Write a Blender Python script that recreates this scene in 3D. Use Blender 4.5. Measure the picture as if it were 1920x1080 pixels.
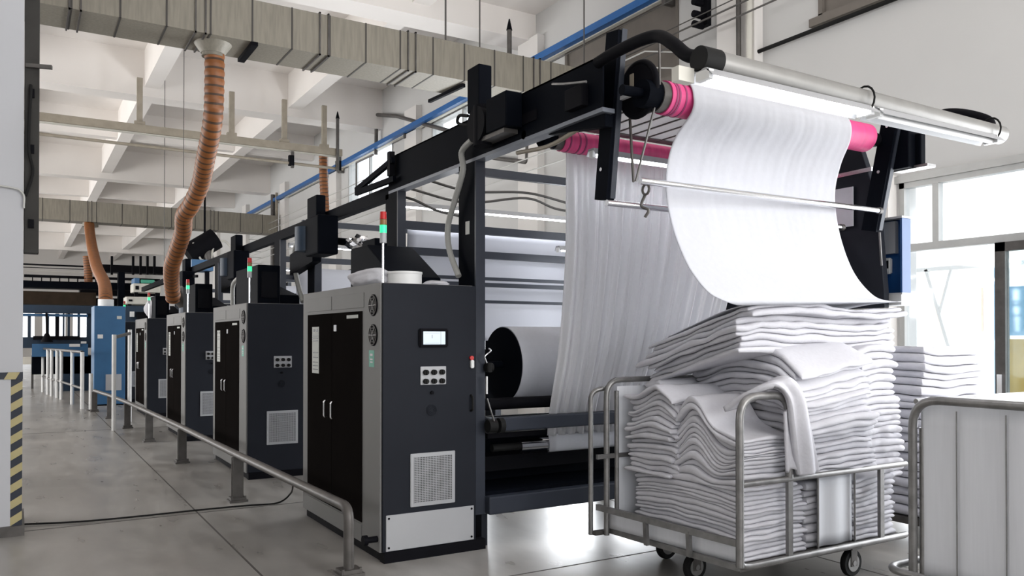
import bpy, bmesh, math, random
from mathutils import Vector, Matrix, noise
for o in list(bpy.data.objects): bpy.data.objects.remove(o)
random.seed(7)
SC = bpy.context.scene; COL = SC.collection
# ------------------------------------------------------------------ camera, world, lights, exposure
F, EYE, YAW, PITCH = 1533.0, 1.57, math.radians(31.1), math.radians(0.5)
SH = (633-540) - F*math.tan(PITCH)
cd = bpy.data.cameras.new('camera'); cam = bpy.data.objects.new('camera', cd); COL.objects.link(cam)
cd.sensor_width = 36; cd.lens = F/1920*36; cd.shift_y = SH/1920; cd.clip_end = 300; cd.clip_start = .05
cam.location = (0, 0, EYE); cam.rotation_euler = (math.radians(90)+PITCH, 0, -YAW)
SC.camera = cam
vs = SC.view_settings; vs.view_transform = 'Standard'; vs.look = 'None'; vs.gamma = 1; vs.use_curve_mapping = False
vs.exposure = 0.0
w = bpy.data.worlds.new('world'); SC.world = w; w.use_nodes = True
bg = w.node_tree.nodes['Background']; bg.inputs[0].default_value = (.93, .96, 1, 1); bg.inputs[1].default_value = 2.6

def area(name, loc, rot, sx, sy, power, color=(1, 1, 1)):
    l = bpy.data.lights.new(name, 'AREA'); l.shape = 'RECTANGLE'; l.size = sx; l.size_y = sy; l.energy = power; l.color = color
    o = bpy.data.objects.new(name, l); COL.objects.link(o); o.location = loc; o.rotation_euler = rot
    return o
R = math.radians
# daylight entering by the right wall bays, and added fill lights at left and rear
area('daylight_door_bay', (8.35, 3.0, 1.9), (0, R(90), 0), 3.2, 5.0, 400, (.93, .96, 1))
area('added_fill_left', (-8.8, 25, 3.2), (0, R(-128), 0), 4.2, 26, 1700, (1, .975, .94))  # added fill, tilted up to brighten the ceiling; so is the far one
area('added_fill_left_far', (-8.8, 52, 3.2), (0, R(-125), 0), 4.2, 24, 1100, (1, .975, .94))
area('daylight_right_windows', (8.3, 10.85, 2.2), (0, R(90), 0), 2.3, 3.0, 320, (.93, .96, 1))
area('daylight_right_windows_far', (8.3, 16.2, 2.2), (0, R(90), 0), 2.3, 3.0, 200, (.93, .96, 1))
area('added_fill_rear', (5.5, -4.4, 3.4), (R(116), 0, R(12)), 6, 4.4, 560, (1, .985, .96))  # added fill behind the camera, tilted up onto beam faces and ceiling
sl = bpy.data.lights.new('sun', 'SUN'); sl.energy = 5.0; sl.angle = R(2); so = bpy.data.objects.new('sun', sl); COL.objects.link(so); so.rotation_euler = (R(-8), R(-28), 0)

# measuring: the point that a pixel of the photograph sees on the plane ax = v
fw = Vector((math.sin(YAW)*math.cos(PITCH), math.cos(YAW)*math.cos(PITCH), math.sin(PITCH)))
rt = Vector((math.cos(YAW), -math.sin(YAW), 0)); up = rt.cross(fw)
def hit(x, y, ax, v):
    d = fw + rt*((x-960)/F) - up*((y-540-SH)/F); i = 'XYZ'.index(ax); c = Vector((0, 0, EYE))
    return c + d*((v-c[i])/d[i])

# ------------------------------------------------------------------ materials
def mat(name, col, rough=.5, metal=0, var=.06, scale=8, bump=0, spec=.5, stretch=None, emis=None, estr=0, coat=0):
    m = bpy.data.materials.new(name); m.use_nodes = True; nt = m.node_tree; b = nt.nodes['Principled BSDF']
    b.inputs['Roughness'].default_value = rough; b.inputs['Metallic'].default_value = metal
    b.inputs['Specular IOR Level'].default_value = spec
    b.inputs['Coat Weight'].default_value = coat
    tc = nt.nodes.new('ShaderNodeTexCoord'); mp = nt.nodes.new('ShaderNodeMapping'); nz = nt.nodes.new('ShaderNodeTexNoise')
    nt.links.new(tc.outputs['Object'], mp.inputs[0]); nt.links.new(mp.outputs[0], nz.inputs['Vector'])
    if stretch: mp.inputs['Scale'].default_value = stretch
    nz.inputs['Scale'].default_value = scale; nz.inputs['Detail'].default_value = 5
    cr = nt.nodes.new('ShaderNodeMix'); cr.data_type = 'RGBA'
    c = Vector(col)
    cr.inputs[6].default_value = (*[max(0, q*(1-var*1.6)) for q in c], 1); cr.inputs[7].default_value = (*[min(1, q*(1+var)) for q in c], 1)
    nt.links.new(nz.outputs['Fac'], cr.inputs[0]); nt.links.new(cr.outputs[2], b.inputs['Base Color'])
    if bump:
        bp = nt.nodes.new('ShaderNodeBump'); bp.inputs['Strength'].default_value = bump; bp.inputs['Distance'].default_value = .01
        nt.links.new(nz.outputs['Fac'], bp.inputs['Height']); nt.links.new(bp.outputs[0], b.inputs['Normal'])
    if emis:
        b.inputs['Emission Color'].default_value = (*emis, 1); b.inputs['Emission Strength'].default_value = estr
    return m
M = {}
M['plaster'] = mat('plaster', (.74, .715, .69), .85, var=.05, scale=.6)
M['ceil'] = mat('ceiling_paint', (.86, .82, .785), .85, var=.07, scale=.5)
M['wallp'] = mat('right_wall_paint', (.60, .595, .585), .85, var=.05, scale=.7)
M['plast2'] = mat('white_column_paint', (.47, .475, .50), .6, var=.02, scale=2)
M['galv'] = mat('galvanised_sheet', (.25, .228, .185), .5, metal=.1, var=.22, scale=5, stretch=(6, 6, .6))
M['seam'] = mat('dark_seam', (.05, .045, .04), .6)
M['hose'] = mat('orange_hose', (.25, .085, .02), .5, var=.25, scale=9)
M['hosedark'] = mat('hose_groove', (.06, .03, .015), .6)
M['black'] = mat('black_machine_paint', (.003, .004, .007), .62, var=.2, scale=3, spec=.03)
M['black2'] = mat('black_iron', (.006, .006, .008), .62, var=.2, scale=6, spec=.05)
M['rubber'] = mat('black_rubber', (.008, .008, .008), .7, spec=.2)
M['navy'] = mat('charcoal_cabinet_paint', (.0195, .0215, .0275), .5, var=.1, scale=2, spec=.05)
M['beamgrey'] = mat('blue_grey_paint', (.034, .039, .052), .38, var=.12, scale=3, spec=.22)
M['doorblk'] = mat('dark_door_glass', (.011, .0095, .009), .7, var=.15, scale=2, spec=0)
M['silver'] = mat('silver_cabinet_paint', (.22, .217, .212), .55, metal=0, var=.05, scale=3, spec=.1)
M['silver2'] = mat('brushed_panel', (.38, .385, .40), .45, metal=.1, var=.05, scale=3)
M['steel'] = mat('worn_steel_tube', (.235, .23, .225), .38, metal=.65, var=.35, scale=14)
M['steeld'] = mat('dull_painted_steel', (.10, .092, .086), .42, metal=.3, var=.35, scale=10)
M['chrome'] = mat('chrome', (.8, .8, .82), .16, metal=1, var=.05)
M['pink'] = mat('pink_roller_tape', (.78, .07, .26), .5, var=.22, scale=7, stretch=(5, 1, 1))
M['cloth'] = mat('white_cloth', (.66, .668, .71), .9, var=.03, scale=30, bump=.1)
M['cloth2'] = mat('soft_white_towel', (.555, .55, .585), .95, var=.04, scale=40, bump=.25)
M['web'] = mat('grey_white_web', (.52, .53, .58), .8, var=.03, scale=2)
M['tarp'] = mat('white_woven_liner', (.64, .65, .68), .6, var=.05, scale=4, stretch=(14, 14, .8))
M['bluep'] = mat('blue_machine_paint', (.03, .12, .26), .45, var=.12, scale=4)
M['bluepd'] = mat('deep_blue_paint', (.006, .025, .055), .5, var=.2, scale=4)
M['bluepipe'] = mat('blue_rail_paint', (.004, .11, .36), .4, var=.15, scale=4)
M['bluebox'] = mat('blue_box_paint', (.008, .06, .20), .4)
M['cream'] = mat('cream_paint', (.62, .6, .54), .6, var=.06)
M['beige'] = mat('weathered_beige_steel', (.32, .28, .22), .55, var=.2, scale=6)
M['brownwin'] = mat('dusty_window_board', (.17, .15, .13), .7, var=.15, scale=3)
M['frame'] = mat('aluminium_frame', (.45, .45, .44), .4, metal=.4, var=.08)
M['red'] = mat('red_plastic', (.5, .01, .01), .35)
M['yellow'] = mat('hazard_yellow', (.42, .36, .18), .6, var=.15)
M['greenled'] = mat('green_lamp', (.02, .5, .2), .3, emis=(.03, 1, .35), estr=1.1)
M['amber'] = mat('amber_plastic', (.25, .12, .03), .35)
M['screen'] = mat('lit_screen', (.5, .6, .7), .2, emis=(.62, .70, .8), estr=.35)
M['tube'] = mat('fluorescent_tube', (1, 1, 1), .3, emis=(.93, .95, 1), estr=22)
M['white'] = mat('white_plastic', (.75, .75, .74), .4)
M['green'] = mat('green_sticker', (.05, .32, .22), .5)
M['paper'] = mat('paper_notice', (.52, .53, .5), .7)
M['tan'] = mat('grey_conduit', (.33, .33, .31), .5, var=.1, scale=20)
M['wire'] = mat('wire', (.1, .095, .09), .5, metal=.3)
M['wirel'] = mat('pale_wire', (.5, .5, .48), .5)
M['greyb'] = mat('outside_paving', (.75, .75, .74), .9)
M['pale'] = mat('pale_facade', (.86, .84, .82), .9, var=.03)
M['peach'] = mat('peach_board', (.8, .62, .5), .9)
M['gold'] = mat('golden_panel', (.62, .4, .12), .7, var=.2, scale=3)
M['skyb'] = mat('light_blue_post', (.3, .5, .68), .7)
M['flange'] = mat('lit_blue_grey_flange', (.17, .185, .22), .38, var=.1, scale=3); M['chan'] = mat('dark_channel_steel', (.045, .043, .04), .6, var=.3, scale=5, spec=.15); M['rust'] = mat('dark_brown_sheet', (.035, .024, .016), .7, var=.3, scale=4, spec=.1);  # flange colour is lightened: light glancing off the beam's underside is painted in
def translucent(key, k):
    m = M[key]; nt = m.node_tree; b = nt.nodes['Principled BSDF']; o = nt.nodes['Material Output']
    t = nt.nodes.new('ShaderNodeBsdfTranslucent'); mx = nt.nodes.new('ShaderNodeMixShader'); mx.inputs[0].default_value = k
    src = b.inputs['Base Color'].links[0].from_socket; nt.links.new(src, t.inputs[0])
    nt.links.new(b.outputs[0], mx.inputs[1]); nt.links.new(t.outputs[0], mx.inputs[2]); nt.links.new(mx.outputs[0], o.inputs[0])
M['hang'] = mat('thin_white_cloth', (.88, .88, .90), .9, var=.02, scale=30); translucent('hang', .5); translucent('cloth', .25)
# glass: mostly clear, a little gloss
def glassm(name, k=.1, tint=(1, 1, 1)):
    m = bpy.data.materials.new(name); m.use_nodes = True; nt = m.node_tree; nt.nodes.clear()
    o = nt.nodes.new('ShaderNodeOutputMaterial'); mx = nt.nodes.new('ShaderNodeMixShader'); t = nt.nodes.new('ShaderNodeBsdfTransparent'); g = nt.nodes.new('ShaderNodeBsdfGlossy')
    g.inputs['Roughness'].default_value = .05; t.inputs[0].default_value = (*tint, 1); mx.inputs[0].default_value = k
    nt.links.new(t.outputs[0], mx.inputs[1]); nt.links.new(g.outputs[0], mx.inputs[2]); nt.links.new(mx.outputs[0], o.inputs[0]); return m
M['glass'] = glassm('window_glass', .08, (.97, .99, 1)); M['frost'] = glassm('frosted_bright_glass', .06, (.93, .99, 1))
# floor: worn polished concrete with stains
def floorm():
    m = bpy.data.materials.new('polished_concrete'); m.use_nodes = True; nt = m.node_tree; b = nt.nodes['Principled BSDF']; N = nt.nodes.new; L = nt.links.new
    tc = N('ShaderNodeTexCoord'); n1 = N('ShaderNodeTexNoise'); n1.inputs['Scale'].default_value = .55; n1.inputs['Detail'].default_value = 8
    mp = N('ShaderNodeMapping'); mp.inputs['Scale'].default_value = (3.2, 1, 1); mp.inputs['Rotation'].default_value = (0, 0, .25); n2 = N('ShaderNodeTexNoise'); n2.inputs['Scale'].default_value = 1.6; n2.inputs['Detail'].default_value = 3
    L(tc.outputs['Object'], n1.inputs['Vector']); L(tc.outputs['Object'], mp.inputs[0]); L(mp.outputs[0], n2.inputs['Vector'])
    r1 = N('ShaderNodeValToRGB'); r1.color_ramp.elements[0].position = .3; r1.color_ramp.elements[0].color = (.205, .195, .182, 1); r1.color_ramp.elements[1].position = .68; r1.color_ramp.elements[1].color = (.37, .355, .335, 1)
    L(n1.outputs['Fac'], r1.inputs[0])
    r2 = N('ShaderNodeValToRGB'); r2.color_ramp.elements[0].position = .35; r2.color_ramp.elements[0].color = (.78, .77, .76, 1); r2.color_ramp.elements[1].position = .6; r2.color_ramp.elements[1].color = (1, 1, 1, 1)
    L(n2.outputs['Fac'], r2.inputs[0])
    mx = N('ShaderNodeMix'); mx.data_type = 'RGBA'; mx.blend_type = 'MULTIPLY'; mx.inputs[0].default_value = 1
    L(r1.outputs[0], mx.inputs[6]); L(r2.outputs[0], mx.inputs[7]); L(mx.outputs[2], b.inputs['Base Color'])
    mr = N('ShaderNodeMapRange'); mr.inputs[3].default_value = .2; mr.inputs[4].default_value = .42; L(n2.outputs['Fac'], mr.inputs[0]); L(mr.outputs[0], b.inputs['Roughness'])
    b.inputs['Specular IOR Level'].default_value = .5
    return m
M['floor'] = floorm()

# ------------------------------------------------------------------ mesh collector
class MB:
    def __init__(s): s.v = []; s.f = []; s.m = []; s.sm = []; s.cur = 0; s.smooth = False
    def add(s, vs_, fs_, smooth=False):
        n = len(s.v); s.v += [tuple(q) for q in vs_]
        for f in fs_: s.f.append([n+i for i in f]); s.m.append(s.cur); s.sm.append(smooth)
        return s
    def box(s, a, b, bev=0):
        x0, y0, z0 = [min(p, q) for p, q in zip(a, b)]; x1, y1, z1 = [max(p, q) for p, q in zip(a, b)]
        if bev:
            bm = bmesh.new(); bmesh.ops.create_cube(bm, size=1)
            for v in bm.verts: v.co = Vector(((x0+x1)/2+v.co.x*(x1-x0), (y0+y1)/2+v.co.y*(y1-y0), (z0+z1)/2+v.co.z*(z1-z0)))
            bmesh.ops.bevel(bm, geom=bm.edges[:], offset=bev, segments=2, affect='EDGES')
            bm.verts.index_update(); s.add([v.co for v in bm.verts], [[v.index for v in f.verts] for f in bm.faces]); bm.free(); return s
        return s.add([(x0,y0,z0),(x1,y0,z0),(x1,y1,z0),(x0,y1,z0),(x0,y0,z1),(x1,y0,z1),(x1,y1,z1),(x0,y1,z1)],
                     [(0,3,2,1),(4,5,6,7),(0,1,5,4),(1,2,6,5),(2,3,7,6),(3,0,4,7)])
    def prism(s, poly, ax, a, b):
        """poly: 2-D points in the two other axes (cyclic order), extruded along ax from a to b"""
        def mk(p, t): return {'X': (t, p[0], p[1]), 'Y': (p[0], t, p[1]), 'Z': (p[0], p[1], t)}[ax]
        n = len(poly); vs_ = [mk(p, a) for p in poly] + [mk(p, b) for p in poly]
        return s.add(vs_, [list(range(n))[::-1], list(range(n, 2*n))] + [(i, (i+1) % n, n+(i+1) % n, n+i) for i in range(n)])
    def bar(s, p, q, wx, wz, roll=(0, 0, 1)):
        p = Vector(p); q = Vector(q); d = (q-p).normalized(); u = Vector(roll)
        if abs(d.dot(u)) > .95: u = Vector((0, 1, 0))
        sd = d.cross(u).normalized()*wx/2; u = sd.cross(d).normalized()*wz/2
        vs_ = [p-sd-u, p+sd-u, p+sd+u, p-sd+u, q-sd-u, q+sd-u, q+sd+u, q-sd+u]
        return s.add(vs_, [(0,3,2,1),(4,5,6,7),(0,1,5,4),(1,2,6,5),(2,3,7,6),(3,0,4,7)])
    def tube(s, pts, r, seg=12, caps=True, rf=None, closed=False):
        pts = [Vector(p) for p in pts]; n = len(pts); rings = []
        t0 = (pts[1]-pts[0]).normalized(); u = Vector((0, 0, 1)) if abs(t0.z) < .9 else Vector((0, 1, 0))
        u = (u - t0*u.dot(t0)).normalized(); vs_ = []; fs_ = []
        for i, p in enumerate(pts):
            if closed: t = (pts[(i+1) % n]-pts[i-1]).normalized()
            else: t = ((pts[min(i+1, n-1)]-pts[max(i-1, 0)])).normalized()
            u = (u - t*u.dot(t)).normalized(); b = t.cross(u); rr = r if rf is None else rf(i)
            for k in range(seg):
                a = 2*math.pi*k/seg; vs_.append(p + (u*math.cos(a)+b*math.sin(a))*rr)
        for i in range(n if closed else n-1):
            for k in range(seg):
                j = (i+1) % n; fs_.append((i*seg+k, i*seg+(k+1) % seg, j*seg+(k+1) % seg, j*seg+k))
        s.add(vs_, fs_, True)
        if caps and not closed: s.add(vs_[:seg], [list(range(seg))[::-1]]); s.add(vs_[-seg:], [list(range(seg))])
        return s
    def cyl(s, p, q, r, seg=24, r2=None):
        p = Vector(p); q = Vector(q)
        return s.tube([p, q], r, seg, rf=(lambda i: r if i == 0 else (r2 if r2 is not None else r)))
    def grid(s, fn, nu, nv, smooth=True):
        vs_ = [fn(i/nu, j/nv) for j in range(nv+1) for i in range(nu+1)]
        return s.add(vs_, [(j*(nu+1)+i, j*(nu+1)+i+1, (j+1)*(nu+1)+i+1, (j+1)*(nu+1)+i) for j in range(nv) for i in range(nu)], smooth)
    def build(s, name, m, parent=None, bevel=0, solid=0):
        off = Vector((0, 0, 0)); p = parent
        while p: off += p.location; p = p.parent
        me = bpy.data.meshes.new(name); me.from_pydata([Vector(v)-off for v in s.v], [], s.f)
        ms = m if isinstance(m, (list, tuple)) else [m]
        for q in ms: me.materials.append(M[q] if isinstance(q, str) else q)
        for i, pl in enumerate(me.polygons): pl.material_index = s.m[i]; pl.use_smooth = s.sm[i]
        me.update(); o = bpy.data.objects.new(name, me); COL.objects.link(o); o.parent = parent
        bm = bmesh.new(); bm.from_mesh(me); bmesh.ops.recalc_face_normals(bm, faces=bm.faces); bm.to_mesh(me); bm.free()
        if bevel: md = o.modifiers.new('bevel', 'BEVEL'); md.width = bevel; md.segments = 2; md.limit_method = 'ANGLE'
        if solid: md = o.modifiers.new('solid', 'SOLIDIFY'); md.thickness = solid; md.offset = 0
        return o
def smooth_path(pts, n=8):
    pts = [Vector(p) for p in pts]; out = []
    P_ = [pts[0]*2-pts[1]] + pts + [pts[-1]*2-pts[-2]]
    for i in range(1, len(P_)-2):
        a, b, c, d = P_[i-1:i+3]
        for k in range(n):
            t = k/n; out.append(.5*((2*b)+(c-a)*t+(2*a-5*b+4*c-d)*t*t+(3*b-a-3*c+d)*t**3))
    return out + [pts[-1]]
def rpath(pts, r, n=6):
    """polyline with rounded corners"""
    pts = [Vector(p) for p in pts]; out = [pts[0]]
    for i in range(1, len(pts)-1):
        p = pts[i]; a = (pts[i-1]-p); b = (pts[i+1]-p); rr = min(r, a.length*.49, b.length*.49)
        a = p+a.normalized()*rr; b = p+b.normalized()*rr
        for k in range(n+1):
            t = k/n; out.append(a*(1-t)**2+p*2*t*(1-t)+b*t*t)
    return out+[pts[-1]]
def box(a, b, bev=0): return MB().box(a, b, bev)
def tag(o, label, cat, group=None, kind=None):
    o['label'] = label; o['category'] = cat
    if group: o['group'] = group
    if kind: o['kind'] = kind
    return o
def thing(name, label, cat, loc=(0, 0, 0), group=None):
    o = bpy.data.objects.new(name, None); COL.objects.link(o); o.location = loc; o.empty_display_size = .1
    return tag(o, label, cat, group)
def struct(name, mb, m, **k):
    o = mb.build(name, m, **k); o['kind'] = 'structure'; return o
def copy_tree(o, parent=None, skip=()):
    c = o.copy(); COL.objects.link(c); c.parent = parent
    for ch in [q for q in o.children]:
        if ch.name.split('.')[0] not in skip: copy_tree(ch, c, skip)
    return c

# ------------------------------------------------------------------ the hall
struct('floor', box((-9, -5, -.1), (8.5, 80, 0)), 'floor')
j = MB(); j.box((1.372, 1, .0), (1.386, 60, .0016)); j.box((-9, 7.72, 0), (8.4, 7.735, .0016)); j.box((2.2, 4.62, 0), (8.4, 4.632, .0016)); j.box((-9, 15.5, 0), (8.4, 15.515, .0016)); j.box((4.9, 1, 0), (4.912, 60, .0016))
struct('trim_1', j, 'seam')
# right wall with the door bay, lower windows and upper windows cut out
WX = 8.5
open_low = [(1.2, 5.62, 0.02, 3.3), (9.3, 12.4, 1.0, 3.4), (14.6, 17.8, 1.0, 3.4), (20.2, 23.6, 1.0, 3.4)]
open_up = [(3.9, 6.7, 5.52, 7.2), (9.22, 12.2, 5.52, 7.0), (14.6, 17.8, 5.52, 6.75), (20.2, 23.6, 5.52, 6.9)]
wm = MB(); ys = [-5] + sorted({q for o_ in open_low+open_up for q in o_[:2]}) + [80]
for a, b in zip(ys[:-1], ys[1:]):
    mid = (a+b)/2; cuts = sorted([(o_[2], o_[3]) for o_ in open_low+open_up if o_[0] < mid < o_[1]]); z = 0
    for c in cuts: wm.box((WX, a, z), (WX+.3, b, c[0])); z = c[1]
    wm.box((WX, a, z), (WX+.3, b, 8.8))
struct('wall_right', wm, 'wallp')
lw = MB()
for a, b in ((-5, 11.5), (17, 18), (23, 24), (29, 30), (36, 37), (43, 44), (50, 51), (58, 80)): lw.box((-9.3, a, 0), (-9, b, 8.8))
lw.box((-9.3, -5, 0), (-9, 80, 1.2)).box((-9.3, -5, 6.0), (-9, 80, 8.8)); struct('wall_left', lw, 'plaster')
bw = MB(); bw.box((-9, -5.2, 0), (8.5, -5, 1.0)).box((-9, -5.2, 6), (8.5, -5, 8.8))
for x in (-9, -5, -1, 3, 7.5): bw.box((x, -5.2, 1), (x+.8, -5, 6))
struct('wall_rear', bw, 'plaster')
fwl = MB(); fwl.box((-9, 70, 0), (8.5, 70.3, .8)).box((-9, 70, 4.2), (8.5, 70.3, 8.8))
for x in (-9, -5, -2, 1, 3, 6, 8): fwl.box((x, 70, .8), (x+.5, 70.3, 4.2))
struct('wall_far', fwl, 'plaster')
# ceiling
cm = MB(); cm.box((-9, -5, 7.78), (8.5, 13.2, 8.0)); cm.box((-9, 13.2, 8.35), (8.5, 80, 8.6)); struct('ceiling', cm, 'ceil')
k = 2
for y in (1.0, 13.2, 20.95, 32.6, 44.5, 60.5):
    top = 7.8 if y < 5 else 8.4
    struct('trim_%d' % k, box((-9, y, 7.27), (8.5, y+.6, top)), 'ceil'); k += 1
rb = [(1.6, 13.2, 7.8)] + [(13.8, 20.95, 8.4), (21.55, 32.6, 8.4), (33.2, 44.5, 8.4), (45.1, 60.5, 8.4), (61.1, 70, 8.4)]
for y0, y1, top in rb:
    for x in (-7.5, -4.1, -.72, 2.68, 6.08):
        struct('trim_%d' % k, box((x-.17, y0, 7.48), (x+.17, y1, top)), 'ceil'); k += 1
# cross ribs between the main beams
for y in (7.2, 17.3, 27, 38.8, 52.8):
    struct('trim_%d' % k, box((-9, y, 7.55), (8.5, y+.3, 7.8 if y < 9 else 8.4)), 'ceil'); k += 1
# pilasters of the right wall
struct('trim_%d' % k, box((WX-.16, 5.66, 0), (WX, 5.98, 3.4)), 'plaster'); k += 1
for a, b in ((7.6, 8.28), (12.9, 13.6), (18.4, 19.1), (24.3, 25.0), (30, 30.7), (36, 36.7), (42, 42.8)):
    struct('trim_%d' % k, box((WX-.16, a, 0), (WX, b, 7.3)), 'plaster'); k += 1
struct('trim_%d' % k, box((WX-.05, 1.0, 3.3), (WX, 5.66, 3.38)), 'frame'); k += 1
# windows
def window(n, o_, m='frame', panes=None, dark=False, mull=(), trans=()):
    y0, y1, z0, z1 = o_; t = .06; fm = MB(); x0, x1 = WX-.02, WX+.08
    fm.box((x0, y0, z0), (x1, y0+t, z1)).box((x0, y1-t, z0), (x1, y1, z1)).box((x0, y0, z1-t), (x1, y1, z1)).box((x0, y0, z0), (x1, y1, z0+t))
    for a, za, zb in mull: fm.box((x0+.006, a-.035, za+.01), (x1-.006, a+.035, zb-.01))
    for a in trans: fm.box((x0+.003, y0+.003, a-.04), (x1-.003, y1-.003, a+.04))
    f = struct('window_%d' % n, fm, m)
    g = box((WX+.025, y0+t, z0+t), (WX+.035, y1-t, z1-t)).build('pane', 'brownwin' if dark else 'glass', f); g['kind'] = 'structure'
    return f
window(1, open_low[0], mull=((5.2, 2.6, 3.3), (4.52, .05, 2.55), (2.6, .05, 3.3)), trans=(2.57,))
for i, o_ in enumerate(open_low[1:]): window(2+i, o_, mull=(((o_[0]+o_[1])/2, o_[2], o_[3]),), trans=(2.5,))
for i, o_ in enumerate(open_up): window(5+i, o_, dark=i < 2, m='brownwin' if i < 2 else 'frame', mull=(((o_[0]+o_[1])/2, o_[2], o_[3]),))
for i, o_ in enumerate(open_up[:2]): struct('trim_%d' % k, box((WX-.07, o_[0]-.05, 5.44), (WX+.02, o_[1]+.1, 5.54)), 'brownwin'); k += 1
# sliding door leaf frame
dd = MB().box((WX-.04, 4.46, 0), (WX+.04, 4.56, 2.53)).box((WX-.04, 3.3, 0), (WX+.04, 3.4, 2.53)).box((WX-.04, 3.3, 2.44), (WX+.04, 4.56, 2.53)).box((WX-.04, 3.3, 0), (WX+.04, 4.56, .1))
dr = struct('door_1', dd, 'steeld'); pn = box((WX-.005, 3.4, .1), (WX+.005, 4.46, 2.44)).build('pane', 'frost', dr)
hd = box((WX-.07, 4.48, 1.0), (WX-.04, 4.53, 1.2)).build('door_handle', 'chrome', dr)
# outside, beyond the glass
struct('ground_outside', box((8.8, -6, -.12), (40, 60, -.02)), 'greyb')
fo = thing('facade', 'pale building front across the yard with peach boards, seen through the glass', 'building', (17, 8, 0))
box((17, 2, 0), (17.4, 20, 5.5)).build('wall', 'pale', fo)
for a, b, c, d in ((7.4, 8.6, 1.9, 2.7), (9.4, 10.6, 1.7, 2.6)): box((16.93, a, c), (17, b, d)).build('board', 'peach', fo)
for a in (8.9, 10.9): box((16.9, a, 0), (17, a+.08, 3.2)).build('downpipe', 'skyb', fo)
cp = thing('canopy_frame', 'white canopy frame with slanting strut standing in the yard outside the glass', 'canopy', (12, 6.2, 0))
MB().bar((12, 5.4, 2.62), (12, 8.8, 2.62), .05, .06).build('top_rail', 'white', cp)
MB().bar((12, 7.5, 2.62), (12, 6.9, .6), .05, .05).build('strut', 'white', cp)
MB().bar((12, 7.1, 2.62), (12, 7.3, 1.9), .04, .04).build('strut', 'white', cp)
MB().bar((12, 6.42, 0), (12, 6.42, 2.62), .08, .08).build('post', 'skyb', cp)
gp = thing('notice_board', 'golden and blue poster board standing outside beside the door', 'board', (12.2, 6.15, 0))
box((12.15, 5.95, .5), (12.2, 6.36, 1.55)).build('lower_panel', 'gold', gp); box((12.15, 5.95, 1.6), (12.2, 6.36, 2.3)).build('upper_panel', 'skyb', gp)
MB().box((12.16, 5.9, 0), (12.2, 5.95, 2.4)).box((12.16, 6.36, 0), (12.2, 6.4, 2.4)).build('frame', 'white', gp)

# left column with its hazard corner
struct('trim_%d' % k, box((-1.3, 7.6, 1.29), (.028, 8.3, 7.3)), 'plast2'); k += 1
pc = thing('column_casing', 'white casing round the foot of the column at left with striped hazard corner', 'casing', (-.6, 7.6, 0))
box((-1.3, 7.59, .08), (-.052, 8.3, 1.24)).build('panel', 'plast2', pc)
box((-1.34, 7.56, 0), (.045, 8.32, .08)).build('base_plate', 'steeld', pc)
hz = MB(); x0, x1 = -.052, .028; n = 9; hh = 1.16/n
hz.cur = 1; hz.box((x0, 7.595, .08), (x1, 8.3, 1.24)); hz.cur = 0
for i in range(n):
    z = .08+hh*i; hz.prism([(x0, z+.0), (x1, z+.05), (x1, z+.05+hh*.5), (x0, z+hh*.5)], 'Y', 7.588, 7.5945)
hz.build('hazard_strip', ['yellow', 'beamgrey'], pc)
tb = MB(); tb.cur = 1; tb.box((-1.3, 7.585, 1.24), (.03, 8.3, 1.295)); tb.cur = 0
for i in range(8): tb.prism([(-.02-i*.16, 1.24), (-.1-i*.16, 1.24), (-.07-i*.16, 1.295), (.01-i*.16, 1.295)], 'Y', 7.578, 7.584)
tb.build('hazard_band', ['yellow', 'beamgrey'], pc)
ch = thing('cable_channel', 'dark grey steel cable channel fixed high on the side of the left column', 'channel', (.08, 7.65, 2.25))
MB().box((.03, 7.62, 2.25), (.135, 7.75, 7.25)).build('channel', 'chan', ch, bevel=.005)
for z in (2.45, 3.05, 3.5, 4.3): MB().box((.06, 7.6, z), (.1, 7.62, z+.07)).build('clamp', 'black2', ch)
MB().tube(smooth_path([(.075, 7.6, 3.6), (.06, 7.57, 3.1), (.09, 7.58, 2.9), (.04, 7.58, 2.7)]), .012, 8).build('cable', 'rubber', ch)
MB().bar((.04, 7.6, 3.75), (.22, 7.55, 3.75), .03, .03).build('bracket', 'steeld', ch)
fl_ = MB(); fl_.tube(smooth_path([(-.6, 7.57, 2.78), (-.1, 7.57, 2.76), (.02, 7.57, 2.72), (.03, 7.57, 2.6)]), .008, 6)
tag(fl_.build('cable', 'wirel'), 'thin pale cable running round the left white column', 'cable')
cb = smooth_path([hit(x, y, 'Z', .012) for x, y in ((46, 983), (150, 978), (260, 968), (365, 957), (460, 948), (520, 943))] + [hit(545, 925, 'Z', .12), hit(550, 905, 'X', 1.86)], 6)
tag(MB().tube(cb, .008, 6).build('cable', 'rubber'), 'thin black cable lying across the walkway floor to the railing', 'cable')

# ------------------------------------------------------------------ control cabinets
def text_lines(m_, x, y0, y1, zs, ax='X', d=.0012):
    for z in zs:
        if ax == 'X': m_.box((x-d, y0, z), (x, y1, z+.006))
        else: m_.box((y0, x-d, z), (y1, x, z+.006))
CX0, CX1, CY, CH = 2.155, 2.94, 5.34, 1.955
cab = thing('control_cabinet', 'nearest tall charcoal control cabinet with lit screen and six-knob panel', 'cabinet', (2.155, 5.34, 0), 'control cabinets along the walkway')
box((CX0, CY+.012, .07), (CX1-.05, 7.15, CH)).build('body', 'silver', cab, bevel=.006)
MB().box((CX0+.02, CY-.02, 0), (CX1+.04, CY+.06, .075)).box((CX0+.03, CY+.06, 0), (CX1-.06, 7.13, .07)).build('plinth', 'black2', cab)
fp = box((CX0+.012, CY-.012, .075), (CX1-.04, CY+.012, CH-.004)).build('front_panel', 'navy', cab, bevel=.004)
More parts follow.
